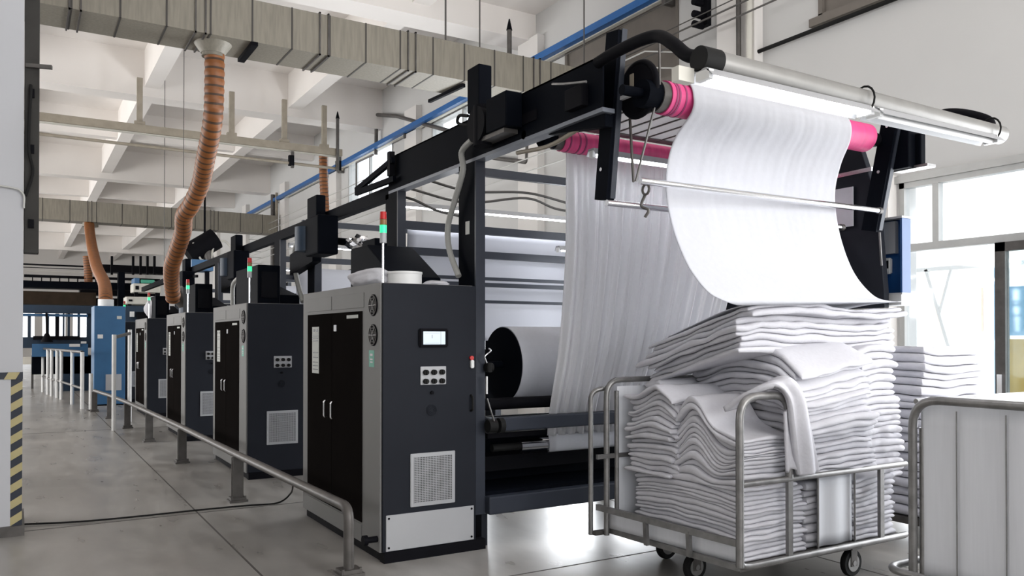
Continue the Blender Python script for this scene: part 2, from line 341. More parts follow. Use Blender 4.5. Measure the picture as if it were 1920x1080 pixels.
for a, b in ((6.36, 6.995), (5.69, 6.35)):
    d_ = box((CX0-.008, a, .22), (CX0, b, 1.765)).build('door', 'doorblk', cab, bevel=.003)
    yh = 6.45 if a > 6.3 else 6.28
    MB().tube(rpath([(CX0-.008, yh, .93), (CX0-.04, yh, .93), (CX0-.04, yh, 1.06), (CX0-.008, yh, 1.06)], .02), .008, 8).build('handle', 'chrome', d_)
MB().box((CX0-.006, 5.70, .08), (CX0, 7.0, .205)).build('skirt_panel', 'silver', cab)
for a, b in ((6.38, 7.0), (5.66, 6.36)): box((CX0-.004, a, 1.79), (CX0, b, 1.90)).build('upper_panel', 'silver', cab, bevel=.002)
for z in (1.80, 1.588):
    f_ = MB(); f_.cyl((CX0-.006, 5.475, z), (CX0, 5.475, z), .078, 32); f = f_.build('fan', 'black2', cab)
    g = MB()
    for r in (.07, .05, .03): g.tube([(CX0-.009, 5.475+r*math.cos(a/24*6.283), z+r*math.sin(a/24*6.283)) for a in range(24)], .003, 6, closed=True)
    for a in (0, 1.05, 2.1): g.bar((CX0-.009, 5.475-.07*math.cos(a), z-.07*math.sin(a)), (CX0-.009, 5.475+.07*math.cos(a), z+.07*math.sin(a)), .006, .004)
    g.build('fan_guard', 'steeld', f)
s_ = MB(); s_.box((CX0-.0095, 6.68, 1.27), (CX0-.008, 6.86, 1.66)); s_.cur = 1
text_lines(s_, CX0-.0095, 6.70, 6.84, [1.30, 1.33, 1.36, 1.40, 1.44, 1.54, 1.56, 1.58]); s_.box((CX0-.011, 6.71, 1.62), (CX0-.0095, 6.75, 1.64)).box((CX0-.011, 6.79, 1.62), (CX0-.0095, 6.83, 1.64))
s_.build('paper_notice', ['paper', 'beamgrey'], cab)
s_ = MB(); s_.box((CX0-.0015, 5.46, 1.36), (CX0, 5.56, 1.48)); s_.cur = 1; s_.box((CX0-.0025, 5.485, 1.39), (CX0-.0015, 5.535, 1.40)).box((CX0-.0025, 5.485, 1.41), (CX0-.0015, 5.535, 1.42)).box((CX0-.0025, 5.485, 1.44), (CX0-.0015, 5.535, 1.455))
s_.build('sticker', ['green', 'silver2'], cab)
MB().box((CX0-.011, 5.76, 1.715), (CX0-.008, 6.0, 1.74)).build('name_strip', 'paper', cab)
MB().box((CX0-.011, 6.24, 1.62), (CX0-.008, 6.30, 1.67)).build('lock_plate', 'silver2', cab)
h_ = MB().box((2.435, CY-.035, 1.50), (2.665, CY-.012, 1.635), .008).build('display', 'black2', cab)
s_ = MB().box((2.463, CY-.037, 1.521), (2.637, CY-.035, 1.614)); s_.cur = 1
s_.box((2.475, CY-.038, 1.53), (2.59, CY-.037, 1.532)).box((2.475, CY-.038, 1.60), (2.59, CY-.037, 1.602)).box((2.53, CY-.038, 1.565), (2.535, CY-.037, 1.59)).box((2.60, CY-.038, 1.521), (2.603, CY-.037, 1.614))
s_.build('screen', ['screen', 'silver2'], h_)
pn = box((2.45, CY-.02, 1.233), (2.652, CY-.012, 1.363), .002).build('switch_panel', 'silver2', cab)
for i in range(3):
    for q in range(2):
        x = 2.487+i*.064; z = 1.322-q*.064
        kb = MB().cyl((x, CY-.02, z), (x, CY-.045, z), .019, 20); kb.box((x-.004, CY-.052, z-.017), (x+.004, CY-.045, z+.017)); kb.build('knob', 'rubber', pn)
sp = MB().cyl((2.54, CY-.012, 1.05), (2.54, CY-.018, 1.05), .042, 28)
for r in (.036, .026, .015): sp.tube([(2.54+r*math.cos(a/24*6.283), CY-.02, 1.05+r*math.sin(a/24*6.283)) for a in range(24)], .003, 6, closed=True)
sp.build('buzzer', 'navy', cab)
MB().cyl((2.54, CY-.012, 1.175), (2.54, CY-.03, 1.175), .012, 12).build('key_lock', 'black2', cab)
sw = box((2.85, CY-.035, 1.345), (2.878, CY-.012, 1.405), .005).build('limit_switch', 'white', cab)
MB().cyl((2.86, CY-.03, 1.42), (2.86, CY-.012, 1.42), .016, 14).build('red_button', 'red', sw)
MB().tube(rpath([(2.86, CY-.012, 1.03), (2.86, CY-.04, 1.04), (2.86, CY-.04, 1.13), (2.86, CY-.012, 1.145)], .015), .009, 8).build('handle', 'rubber', cab)
v_ = MB().box((2.372, CY-.024, .372), (2.724, CY-.012, .748), .003); v_ = v_.build('vent', 'silver2', cab)
g = MB()
g.cur = 1; g.box((2.397, CY-.0245, .397), (2.699, CY-.0235, .722)); g.cur = 0
for i in range(25): x = 2.40+i*.0124; g.box((x-.0022, CY-.028, .397), (x+.0022, CY-.0245, .722))
for i in range(27): z = .40+i*.0124; g.box((2.397, CY-.029, z-.0022), (2.699, CY-.0255, z+.0022))
g.build('grille', ['silver2', 'black2'], v_)
lp = box((2.19, CY-.018, .082), (2.882, CY-.012, .332), .002).build('lower_panel', 'silver2', cab)
g = MB()
for x in (2.21, 2.862):
    for z in (.105, .31): g.cyl((x, CY-.022, z), (x, CY-.018, z), .008, 10)
g.build('screw', 'black2', lp); lp.children[0]['kind'] = 'stuff'
MB().cyl((2.07, 5.40, .16), (2.155, 5.40, .16), .022, 16).cyl((2.05, 5.40, .16), (2.08, 5.40, .16), .036, 16).build('socket_plug', 'black2', cab)
def tower(parent):
    x, y = 2.205, 5.42
    t = MB().cyl((x, y, CH), (x, y, 2.24), .008, 10).build('signal_tower', 'chrome', parent)
    MB().cyl((x, y, 2.24), (x, y, 2.31), .024, 16).build('tower_base', 'silver2', t)
    MB().cyl((x, y, 2.31), (x, y, 2.365), .025, 16).build('green_lens', 'greenled', t)
    MB().cyl((x, y, 2.368), (x, y, 2.405), .025, 16).build('amber_lens', 'amber', t)
    MB().cyl((x, y, 2.408), (x, y, 2.46), .025, 16, r2=.022).build('red_lens', 'red', t)
tower(cab)
lab = ['', 'second charcoal control cabinet from the camera, behind the nearest one', 'third charcoal control cabinet along the walkway, counted from the camera', 'fourth charcoal control cabinet along the walkway, beyond three larger looking ones', 'farthest control cabinet of the row, mostly hidden beside the blue cabinet']
cabs = [cab]
for i, y in enumerate((9.25, 13.15, 17.5, 21.9)):
    c = copy_tree(cab, None, ('display', 'lower_panel', 'limit_switch', 'socket_plug')); c.location.y = y; c['label'] = lab[i+1]; cabs.append(c)
# on the first cabinet
def blob(name, c, r, m, label, cat, seed=0, squash=.7, amp=.18):
    bm = bmesh.new(); bmesh.ops.create_icosphere(bm, subdivisions=4, radius=1)
    for v in bm.verts:
        n = noise.noise(v.co*1.6+Vector((seed, 0, 0)))*amp+noise.noise(v.co*4+Vector((0, seed, 0)))*amp*.35
        q = v.co*(1+n); v.co = Vector((c[0]+q.x*r[0], c[1]+q.y*r[1], max(c[2], c[2]+r[2]*.75+q.z*r[2])))
    m_ = MB(); bm.verts.index_update(); m_.add([v.co for v in bm.verts], [[v.index for v in f.verts] for f in bm.faces], True); bm.free()
    return tag(m_.build(name, m), label, cat)
blob('cloth_bundle', (2.33, 5.95, CH), (.16, .3, .085), 'cloth2', 'crumpled white cloth bundle on top of the nearest control cabinet, left of the signal pole', 'bundle', 3)
tb = thing('tub', 'short round white tub on the nearest control cabinet, right of the signal pole', 'tub', (2.45, 5.6, CH))
MB().cyl((2.45, 5.6, CH), (2.45, 5.6, CH+.085), .125, 32).build('shell', 'white', tb); MB().cyl((2.45, 5.6, CH+.085), (2.45, 5.6, CH+.1), .13, 32).build('lid', 'white', tb)
blob('cloth_scrap', (2.68, 5.55, CH), (.1, .1, .025), 'cloth2', 'small white scrap of cloth flat on the nearest cabinet behind the tub', 'scrap', 9)
hd = thing('hood', 'black sloping hood on the rear of the nearest control cabinet', 'hood', (2.6, 5.8, CH))
MB().prism([(5.95, CH), (6.9, CH), (6.9, 2.35), (6.5, 2.35), (5.95, 2.05)], 'X', 2.5, 2.92).build('shell', 'black', hd, bevel=.01)
MB().box((2.47, 6.1, CH), (2.5, 6.8, 2.1)).build('flange', 'black2', hd)
for i, y in enumerate((9.25, 13.15, 17.5)):
    h2 = thing('drive_housing', ['black drive housing standing on the second control cabinet', 'black drive housing standing on the third control cabinet', 'black drive housing standing on the fourth control cabinet'][i], 'housing', (2.6, y+.35, CH))
    y0 = y+.35
    MB().box((2.36, y0, CH), (2.62, y0+1.1, CH+.46)).build('casing', 'black', h2, bevel=.01)
    MB().prism([(y0+.1, CH), (y0+1.1, CH), (y0+1.1, CH+.3), (y0+.1, CH+.12)], 'X', 2.63, 2.88).build('cover', 'black', h2, bevel=.01)
    MB().box((2.40, y0-.02, CH+.08), (2.58, y0, CH+.38)).build('hatch', 'black2', h2)

# ------------------------------------------------------------------ overhead beam, frames, crossbars
BX0, BX1 = 2.94, 3.02
bm_ = thing('overhead_beam', 'deep black steel beam along the top of the nearest machine', 'beam', (2.98, 3.84, 2.9))
mb = MB().box((BX0, 3.84, 2.93), (BX0+.012, 7.1, 3.24)).box((BX0, 3.84, 3.228), (BX1, 7.1, 3.24)); mb.build('web_plate', 'black', bm_)
MB().box((BX0, 3.84, 2.905), (BX1+.01, 7.1, 2.93)).build('lower_flange', 'flange', bm_)
box((BX0-.006, 4.55, 3.02), (BX0, 4.95, 3.09)).build('name_plate', 'black2', bm_)
MB().box((BX0-.05, 3.98, 2.97), (BX0, 4.16, 3.1)).build('bracket_box', 'black2', bm_, bevel=.004)
MB().tube(smooth_path([(BX0-.06, 3.92, 3.09), (BX0-.09, 4.1, 3.12), (BX0-.08, 4.25, 3.16)]), .008, 8).build('cable_hook', 'steel', bm_)
lr = thing('overhead_rail', 'thin black rail continuing the overhead beam over the farther machines', 'rail', (2.98, 7.1, 2.85))
MB().box((BX0, 7.1, 2.86), (BX1, 25, 2.98)).build('rail', 'black', lr)
for y in (8.2, 12.1, 16.1):
    MB().bar((2.90, y+.3, 2.74), (2.90, y+1.1, 2.78), .04, .05).build('strut', 'black2', lr)
def frame(i, y0, head_z, label):
    """uprights and crossbars of one machine unit"""
    t = thing('textile_machine', label, 'machine', (2.98, y0, 0), 'textile machines along the row')
    zt = 2.905 if i == 0 else 2.86
    for x0, x1 in ((2.94, 3.02), (5.36, 5.44)):
        for ya, yb in ((y0, y0+.28), (y0+1.48, y0+1.77)):
            MB().box((x0, ya+.02, .24), (x0+.055, yb-.02, zt)).box((x0, yb-.02, .24), (x1, yb, zt)).build('upright', 'black', t)
            MB().box((x0, ya, .24), (x1, ya+.02, zt)).build('front_flange', 'beamgrey', t)
            MB().box((x0+.05, ya, 0), (x1+.02, yb, .24)).build('foot', 'navy', t)
    ky = 1.0
    bars = [(.75, 3.00, .07), (1.60, 2.62, .075), (1.60, 2.38, .07), (1.55, 2.145, .03), (1.55, 2.085, .04), (1.45, 1.915, .028)]
    for dy, z, h in bars:
        if dy == .75 and i > 1: continue
        MB().box((3.02, y0+dy, z-h/2), (5.36, y0+dy+.05, z+h/2)).build('crossbar', 'beamgrey', t)
    return t
fr0 = frame(0, 5.40, 3.6, 'textile machine with blue-grey uprights directly behind the nearest control cabinet')
for i, (y, l) in enumerate(((9.3, 'textile machine of the second unit, behind the second control cabinet'), (13.2, 'textile machine of the third unit, behind the third control cabinet'), (17.5, 'textile machine of the fourth unit, far down the row'))): frame(i+1, y, 3.1, l)
# under the first frame: rails, rollers, web
lf = fr0
for z0, z1, nm in ((.24, .375, 'base_beam'), (.86, .965, 'guard_rail')): MB().box((3.02, 5.33, z0), (5.36, 5.42, z1)).build(nm, 'beamgrey', lf, bevel=.012)
MB().box((3.02, 5.88, .38), (5.36, 5.92, .92)).box((3.02, 5.42, .36), (5.36, 5.9, .4)).build('inner_panel', 'black', lf)
MB().box((3.15, 5.7, .5), (4.4, 5.88, .62)).build('inner_ledge', 'black2', lf); MB().box((3.1, 5.5, .79), (3.65, 5.7, .83)).build('tray', 'black2', lf)
def roller(name, y, z, x0, x1, r, m, label, group=None, journal=.03, jl=.2):
    t = thing(name, label, 'roller', ((x0+x1)/2, y, z), group)
    MB().cyl((x0, y, z), (x1, y, z), r, 40).build('barrel', m, t)
    MB().cyl((x0-jl, y, z), (x0, y, z), journal, 18).build('journal', 'black2', t); MB().cyl((x1, y, z), (x1+jl, y, z), journal, 18).build('journal', 'black2', t)
    return t
roller('guide_roller', 5.62, 1.045, 3.05, 5.33, .047, 'black2', 'dark green-black guide roller above the guard rail of the nearest machine', jl=.03)
rr = roller('silver_roller', 5.56, .705, 3.42, 5.2, .054, 'chrome', 'shiny steel roller low in front of the dark machine interior', jl=.25)
for c in rr.children:
    if c.name.startswith('journal'): c.data.materials[0] = M['rubber']
kn = thing('clamp_knob', 'black clamp knobs with wire hook on the guard rail beside the nearest cabinet', 'knob', (2.99, 5.3, .92))
MB().cyl((2.99, 5.31, .91), (3.06, 5.31, .91), .05, 12).cyl((3.08, 5.31, .91), (3.12, 5.31, .91), .058, 12).build('knob', 'rubber', kn)
MB().tube(smooth_path([(3.03, 5.28, .95), (2.99, 5.26, 1.03), (2.96, 5.26, 1.12)]), .006, 6).build('hook', 'steel', kn)
kn = thing('valve', 'small black valve with bent wire handle on the upright beside the nearest cabinet', 'valve', (3.0, 5.36, 1.37))
MB().cyl((3.0, 5.36, 1.345), (3.06, 5.36, 1.345), .032, 12).cyl((3.02, 5.34, 1.31), (3.02, 5.34, 1.38), .022, 10).build('body', 'rubber', kn)
MB().tube(smooth_path([(3.0, 5.34, 1.38), (2.98, 5.33, 1.43), (3.03, 5.33, 1.47), (3.01, 5.33, 1.49)]), .006, 6).build('handle', 'chrome', kn); MB().tube([(2.995, 5.33, 1.28), (2.995, 5.33, 1.15)], .008, 6).build('rod', 'white', kn)
# cloth drum
dr = thing('cloth_drum', 'large drum wound with white cloth with a black end plate, inside the nearest machine', 'drum', (4.4, 6.02, 1.34))
MB().cyl((3.54, 6.02, 1.34), (5.2, 6.02, 1.34), .325, 72).build('cloth_winding', 'cloth', dr)
MB().cyl((3.53, 6.02, 1.34), (3.54, 6.02, 1.34), .318, 72).cyl((3.2, 6.02, 1.34), (3.53, 6.02, 1.34), .03, 20).build('end_plate', 'black', dr)
def sheet(name, rows, m, label, nu=60, nv=60, pleat=(0, 1), solid=.004, cat='cloth', wob=0, seed=0):
    """rows: (left point, right point) from top to bottom; pleats of the given depth and count"""
    Ls = smooth_path([r[0] for r in rows], 10); Rs = smooth_path([r[1] for r in rows], 10); n = len(Ls)-1
    def fn(u, v):
        q = v*n; i = min(int(q), n-1); f = q-i
        a = Ls[i].lerp(Ls[i+1], f); b = Rs[i].lerp(Rs[i+1], f); p = a.lerp(b, u)
        w_ = min(1, v*2.2+.05); ph = noise.noise(Vector((u*7+seed, v*.9, 0)))*2.2
        d = pleat[0]*w_*(1 if pleat[0] > .005 else max(.15, 1-abs(v-.25)*2.6))*(math.sin(u*pleat[1]*6.283+ph)+.5*math.sin(u*pleat[1]*2.7*6.283+ph*2.1+seed)+1.2*noise.noise(Vector((u*pleat[1]*1.3, v*.7+seed, 3))))
        p = p + Vector((0, -1, 0))*d
        if wob: p += Vector((0, -1, 0))*wob*max(0, min(1, (v-.32)*5))*noise.noise(Vector((u*4, v*3+seed, 1)))
        return p
    o = MB().grid(fn, nu, nv).build(name, m, solid=solid)
    return tag(o, label, cat)
V3 = Vector
box((2.936, 5.50, 2.36), (2.94, 5.56, 2.46)).build('tag_plate', 'paper', fr0)
tag(MB().grid(lambda u, v: (3.16+u*2.1, 7.16+.02*math.sin(v*5), 2.60-v*1.06), 20, 20).build('cloth_web', 'web', solid=.004), 'flat grey-white cloth web stretched between the crossbars of the nearest machine', 'cloth')
for i, (y, l) in enumerate(((10.8, 'flat grey-white cloth web stretched inside the second machine frame'), (14.7, 'flat grey-white cloth web inside the third machine frame'))):
    tag(MB().grid(lambda u, v: (3.16+u*2.1, y, 2.5-v*1.1), 8, 8).build('cloth_web', 'web', solid=.004), l, 'cloth')
# fluorescent lamps inside the frames
def lamp(x0, x1, y, z, label, group=None, lit=True, r=.014):
    t = thing('fluorescent_lamp', label, 'lamp', ((x0+x1)/2, y, z), group)
    MB().prism([(y-.05, z+.0), (y-.03, z+.045), (y+.03, z+.045), (y+.05, z+.0), (y+.03, z+.03), (y-.03, z+.03)], 'X', x0, x1).build('reflector', 'silver2', t)
    MB().cyl((x0+.03, y, z+.005), (x1-.03, y, z+.005), r, 12).build('glowing_tube', 'tube' if lit else 'white', t)
    for x in (x0, x1-.03): MB().box((x, y-.02, z-.015), (x+.03, y+.02, z+.03)).build('socket', 'white', t)
    return t
lamp(3.06, 5.3, 7.1, 2.80, 'glowing fluorescent lamp across the nearest machine behind the tall uprights', 'machine lamps')
lamp(3.1, 5.2, 10.95, 2.80, 'glowing fluorescent lamp across the second machine frame', 'machine lamps')
lamp(3.1, 5.2, 14.9, 2.80, 'glowing fluorescent lamp across the third machine frame', 'machine lamps')
lamp(4.5, 5.3, 6.6, 2.42, 'short fluorescent lamp beside the pleated cloth inside the nearest machine', 'machine lamps')
for i, pts in enumerate([[(3.05, 6.6, 2.98), (3.5, 6.55, 2.9), (4.1, 6.5, 2.93), (4.7, 6.5, 2.86), (5.2, 6.5, 2.9)], [(3.05, 6.9, 2.94), (3.6, 6.8, 2.84), (4.2, 6.7, 2.92), (4.6, 6.7, 2.84), (5.2, 6.6, 2.82)], [(2.98, 7.1, 2.9), (3.1, 6.9, 2.84), (3.3, 6.8, 2.74), (3.6, 6.8, 2.7)]]):
    tag(MB().tube(smooth_path(pts), .012, 8).build('cable', 'wire'), ['black cable sagging under the top crossbar', 'thinner black cable looping below the top crossbar', 'short black cable drooping beside the second upright'][i], 'cable', None)

# motor heads on the overhead beam
def head(y, z, s, label, big=False):
    t = thing('lift_motor', label, 'motor', (2.88, y, z), 'lift motors on the overhead rail')
    if big:
        MB().box((2.86, y+.01, z+.24), (2.97, y+.19, z+.57)).build('upright_box', 'black', t, bevel=.008)
        MB().box((2.80, y-.48, z+.0), (2.932, y-.2, z+.24)).build('gear_case', 'black', t, bevel=.01)
        MB().cyl((2.80, y-.05, z+.1), (2.93, y-.05, z+.1), .13, 24).cyl((2.86, y-.05, z-.05), (2.86, y-.05, z+.24), .068, 20).build('motor_body', 'black2', t)
        MB().box((2.82, y-.42, z-.03), (2.93, y+.0, z+.0)).build('base_plate', 'steeld', t)
        MB().tube(smooth_path([(2.82, y+.1, z+.2), (2.80, y+.2, z+.22), (2.8, y+.22, z+.17), (2.83, y+.1, z+.13)]), .012, 8).build('hook', 'rubber', t)
    else:
        MB().box((2.82, y-.17, z+.14), (2.93, y+.17, z+.58)).build('upright_box', 'black', t, bevel=.012)
        MB().box((2.70, y-.6, z-.12), (2.93, y-.15, z+.3)).build('gear_case', 'black', t, bevel=.02)
        MB().cyl((2.74, y-.05, z-.05), (2.74, y-.05, z+.22), .12, 24).build('motor_body', 'bluepd', t)
        MB().prism([(y+.0, z+.1), (y+.9, z+.0), (y+.9, z-.25), (y+.0, z-.15)], 'X', 2.83, 2.93).build('arm_plate', 'black', t)
    return t
head(5.2, 3.0, 1, 'tall black lift motor on the beam over the nearest cabinet', True)
head(9.05, 2.58, 1, 'black lift motor on the rail over the second cabinet')
head(13.0, 2.56, 1, 'black lift motor on the rail over the third cabinet'); head(17.4, 2.56, 1, 'black lift motor on the rail over the fourth cabinet')
def conduit(pts, r, label, m='tan', name='flexible_conduit'):
    p = smooth_path(pts, 14)
    return tag(MB().tube(p, r, 10, rf=lambda i: r*(1+.06*(i % 2))).build(name, m), label, 'conduit')
conduit([hit(x, y, 'X', 2.88) for x, y in ((885, 262), (866, 285), (868, 320), (853, 375), (840, 425), (843, 470), (860, 518))], .023, 'thick grey flexible conduit hanging from the lift motor over the nearest cabinet')
conduit([hit(x, y, 'X', 2.86) for x, y in ((566, 440), (552, 470), (556, 520), (568, 566))], .028, 'grey flexible conduit behind the second cabinet')
conduit([hit(x, y, 'X', 2.5) for x, y in ((448, 520), (437, 535), (436, 572))], .028, 'pale conduit dropping onto the third cabinet')
# tilted tension arms near the second upright
ta = thing('tension_arm', 'pair of black tubes slanting down beside the second upright of the nearest machine', 'arm', (2.75, 7.1, 3.1))
for a, b in (((737, 300), (668, 357)), ((740, 335), (668, 362))): MB().bar(hit(*a, 'X', 2.9), hit(*b, 'X', 2.8), .035, .05).build('tube', 'black', ta)
MB().bar(hit(733, 285, 'X', 2.9), hit(733, 330, 'X', 2.9), .05, .06).build('clamp', 'black2', ta)
MB().bar(hit(668, 305, 'X', 2.9), hit(668, 360, 'X', 2.82), .015, .015).bar(hit(668, 305, 'X', 2.9), hit(700, 290, 'X', 2.9), .015, .015).build('rod', 'steeld', ta)
cl = thing('crumpled_foil', 'crumpled silver foil on a black stub pipe left of the nearest machine', 'foil', (2.9, 8.2, 2.3))
blob_p = hit(672, 455, 'X', 3.1)
bmx = MB(); bmx.cyl(hit(632, 452, 'X', 3.0), hit(660, 455, 'X', 3.05), .04, 12); bmx.build('stub_pipe', 'black', cl)
g = MB(); bm = bmesh.new(); bmesh.ops.create_icosphere(bm, subdivisions=3, radius=.14)
for v in bm.verts: v.co = blob_p+Vector((v.co.x*.8, v.co.y, v.co.z*.55))*(1+.6*noise.noise(v.co*14))
bm.verts.index_update(); g.add([v.co for v in bm.verts], [[v.index for v in f.verts] for f in bm.faces]); bm.free(); g.build('foil_wrap', 'chrome', cl)
ob = thing('upright_box', 'black upright box behind the nearest cabinet, left of the second upright', 'box', hit(710, 520, 'X', 2.7))
p = hit(712, 448, 'X', 2.75); MB().box((2.68, p.y-.06, 1.7), (2.8, p.y+.26, p.z)).box((2.66, p.y-.1, 0), (2.82, p.y+.3, 1.7)).build('casing', 'black', ob, bevel=.008)

# ------------------------------------------------------------------ delivery end: arms, rollers, rods, lamp bar
AY = 3.66
for x0, lbl, zt in ((3.06, 'black tilted steel arm at the left end of the pink roller', 3.42), (5.24, 'dark steel arm at the right end of the pink roller', 3.14)):
    t = thing('delivery_arm', lbl, 'arm', (x0, 3.8, 2.4))
    if x0 < 4: a, b = V3((x0+.03, 3.90, zt)), V3((x0+.03, 4.02, 2.42))
    else: a, b = V3((x0+.04, 3.54, 3.16)), V3((x0+.04, 3.72, 2.34))
    MB().bar(a, b, .06, .12, (0, 1, 0)).build('web', 'black', t)
    d = V3((.012, -.065, 0)); MB().bar(a+d, b+d, .038, .01, (0, 1, 0)).build('edge_flange', 'beamgrey', t)
    for q in (.12, .5, .82):
        c = a.lerp(b, q); MB().cyl(c+V3((-.045, 0, 0)), c+V3((-.03, 0, 0)), .012, 8).build('bolt', 'chrome', t)
# front pink roller
def pinkroller(name, y, z, x0, x1, r, label, bands):
    t = thing(name, label, 'roller', ((x0+x1)/2, y, z), 'pink taped rollers')
    MB().cyl((x0, y, z), (x1, y, z), r, 48).build('barrel', 'pink', t)
    for b in bands: MB().cyl((b, y, z), (b+.012, y, z), r+.003, 48).build('tape_band', mat_band, t)
    MB().cyl((x0-.055, y, z), (x0, y, z), r*.92, 36).build('end_cap', 'steeld', t)
    MB().cyl((x0-.16, y, z), (x0-.055, y, z), r*.85, 12).cyl((x0-.3, y, z), (x0-.16, y, z), .03, 12).build('hub', 'black', t)
    MB().cyl((x1, y, z), (x1+.05, y, z), r*.6, 24).cyl((x1+.05, y, z), (x1+.12, y, z), .05, 16).build('hub', 'black2', t)
    return t
mat_band = M['band'] = mat('dark_pink_band', (.3, .04, .14), .5)
pinkroller('pink_roller', AY, 2.985, 3.24, 5.13, .098, 'pink roller at the front that the falling white sheet passes over', (3.27, 3.29, 3.34))
pinkroller('pink_roller', 4.72, 2.95, 3.24, 5.2, .075, 'rear pink roller with the pleated sheet hanging from it', (3.28, 3.36, 3.41, 3.55))
pinkroller('pink_roller', 4.25, 2.475, 4.4, 5.42, .055, 'small lower pink roller glimpsed between falling sheet and side plate', (5.34,))
MB_ = thing('belt_pulley', 'black drive wheel with slots at the left end of the front pink roller', 'wheel', (3.12, 3.72, 3.03))
wm_ = MB(); wm_.cyl((3.125, 3.75, 3.04), (3.155, 3.75, 3.04), .155, 40); wm_.tube([(3.14, 3.75+.155*math.cos(a/36*6.283), 3.04+.155*math.sin(a/36*6.283)) for a in range(36)], .02, 8, closed=True); wm_.build('disc', 'black2', MB_)
for a in (.9, 3.9): MB().box((3.119, 3.75+.07*math.cos(a)-.02, 3.04+.08*math.sin(a)-.04), (3.126, 3.75+.07*math.cos(a)+.02, 3.04+.08*math.sin(a)+.04), .004).build('slot', 'beige', MB_)
MB().cyl((3.116, 3.70, 3.06), (3.126, 3.70, 3.06), .02, 12).build('nut', 'chrome', MB_)
bl = thing('drive_belt', 'thin grey drive belt looping from the slotted wheel down to the guide rods', 'belt', (3.17, 3.7, 2.45))
MB().bar((3.17, 3.60, 3.02), (3.14, 3.78, 2.5), .01, .01).bar((3.15, 3.58, 3.32), (3.17, 3.60, 3.02), .01, .01).build('front_strand', 'steeld', bl)
MB().bar((3.17, 3.87, 2.9), (3.14, 3.80, 2.5), .012, .012).build('rear_strand', 'steeld', bl)
for i, (z, x0) in enumerate(((2.455, 3.04), (2.345, 3.04))):
    rd = thing('guide_rod', ['upper chrome guide rod crossing in front of the falling sheet', 'lower chrome guide rod passing behind the falling sheet'][i], 'rod', (4.1, 3.56, z), 'chrome guide rods')
    y = 3.58 if i == 0 else 3.86
    y = 3.62 if i == 0 else 3.93; z = z+.012 if i == 0 else z+.04
    MB().cyl((x0, y, z), (5.22, y-.02, z), .0195, 20).build('rod', 'chrome', rd)
    MB().cyl((5.19, y-.02, z), (5.22, y-.02, z), .024, 16).build('end_nut', 'steeld', rd)
ck = thing('chain_clip', 'small chain and clip hanging where the guide rods meet the left arm', 'clip', (3.16, 3.75, 2.3))
MB().tube([(3.15, 3.7+.03*math.cos(a/12*6.283), 2.44+.03*math.sin(a/12*6.283)) for a in range(12)], .008, 6, closed=True).build('ring', 'steeld', ck)
MB().tube(smooth_path([(3.16, 3.72, 2.41), (3.15, 3.74, 2.35), (3.17, 3.7, 2.32), (3.16, 3.72, 2.28)]), .009, 6).build('clip', 'steeld', ck)
# slatted ceiling strip between both rollers and the rear cross beam
sl = thing('slat_screen', 'white slatted screen lying between the two pink rollers', 'screen', (4.2, 4.1, 2.95))
g = MB(); g.box((3.1, 3.80, 3.005), (5.2, 4.56, 3.025)); g.cur = 1
for i in range(15): x = 3.14+i*.14; g.box((x, 3.80, 2.998), (x+.012, 4.56, 3.007))
g.build('slats', ['hang', 'steeld'], sl)
MB().box((3.1, 4.50, 3.0), (5.25, 4.6, 3.06)).build('cross_beam', 'steeld', sl, bevel=.008)
lamp(3.3, 5.2, 4.44, 2.80, 'glowing fluorescent lamp under the cross beam behind the left arm', 'machine lamps')
# wedge bracket under the overhead beam
wb = thing('support_bracket', 'black tapering bracket under the overhead beam near the left arm', 'bracket', (3.0, 4.3, 2.85))
MB().prism([tuple(hit(x, y, 'X', 3.0))[1:] for x, y in ((1030, 249), (1075, 233), (1142, 214), (1142, 238), (1085, 246), (1036, 254))], 'X', 2.97, 3.03).build('plate', 'black', wb, bevel=.004)
MB().tube(smooth_path([(3.0, 4.15, 2.88), (3.0, 4.5, 2.84), (3.0, 4.9, 2.87)]), .015, 8).build('cable', 'beige', wb)
# lamp bar
LY, LZ = 2.9, 2.925
lb = thing('light_bar', 'long steel tube light bar carried by curved arms above the front roller', 'light bar', (4.1, LY, LZ))
MB().cyl((2.86, LY, LZ-.01), (5.45, LY, LZ-.04), .058, 32).build('tube', 'cream', lb)
lb.children[0].data.materials[0] = mat('dull_aluminium_tube', (.27, .265, .255), .4, metal=.4, var=.12, scale=10)
MB().cyl((2.80, LY, LZ-.01), (2.92, LY, LZ-.01), .062, 28).build('end_collar', 'rubber', lb)
pL = [hit(x, y, 'X', 2.93) for x, y in ((1120, 118), (1150, 100), (1200, 76), (1235, 68))]+[hit(1262, 82, 'X', 2.88), hit(1290, 104, 'X', 2.86), (2.86, LY+.02, LZ+.02)]
MB().tube(smooth_path(pL), .034, 16).build('curved_arm', 'black2', lb)
pR = [hit(x, y, 'X', 5.38) for x, y in ((1700, 240), (1750, 222), (1775, 213), (1812, 215), (1850, 226))]+[(5.38, LY+.02, LZ)]
MB().tube(smooth_path(pR), .034, 16).build('curved_arm', 'black2', lb)
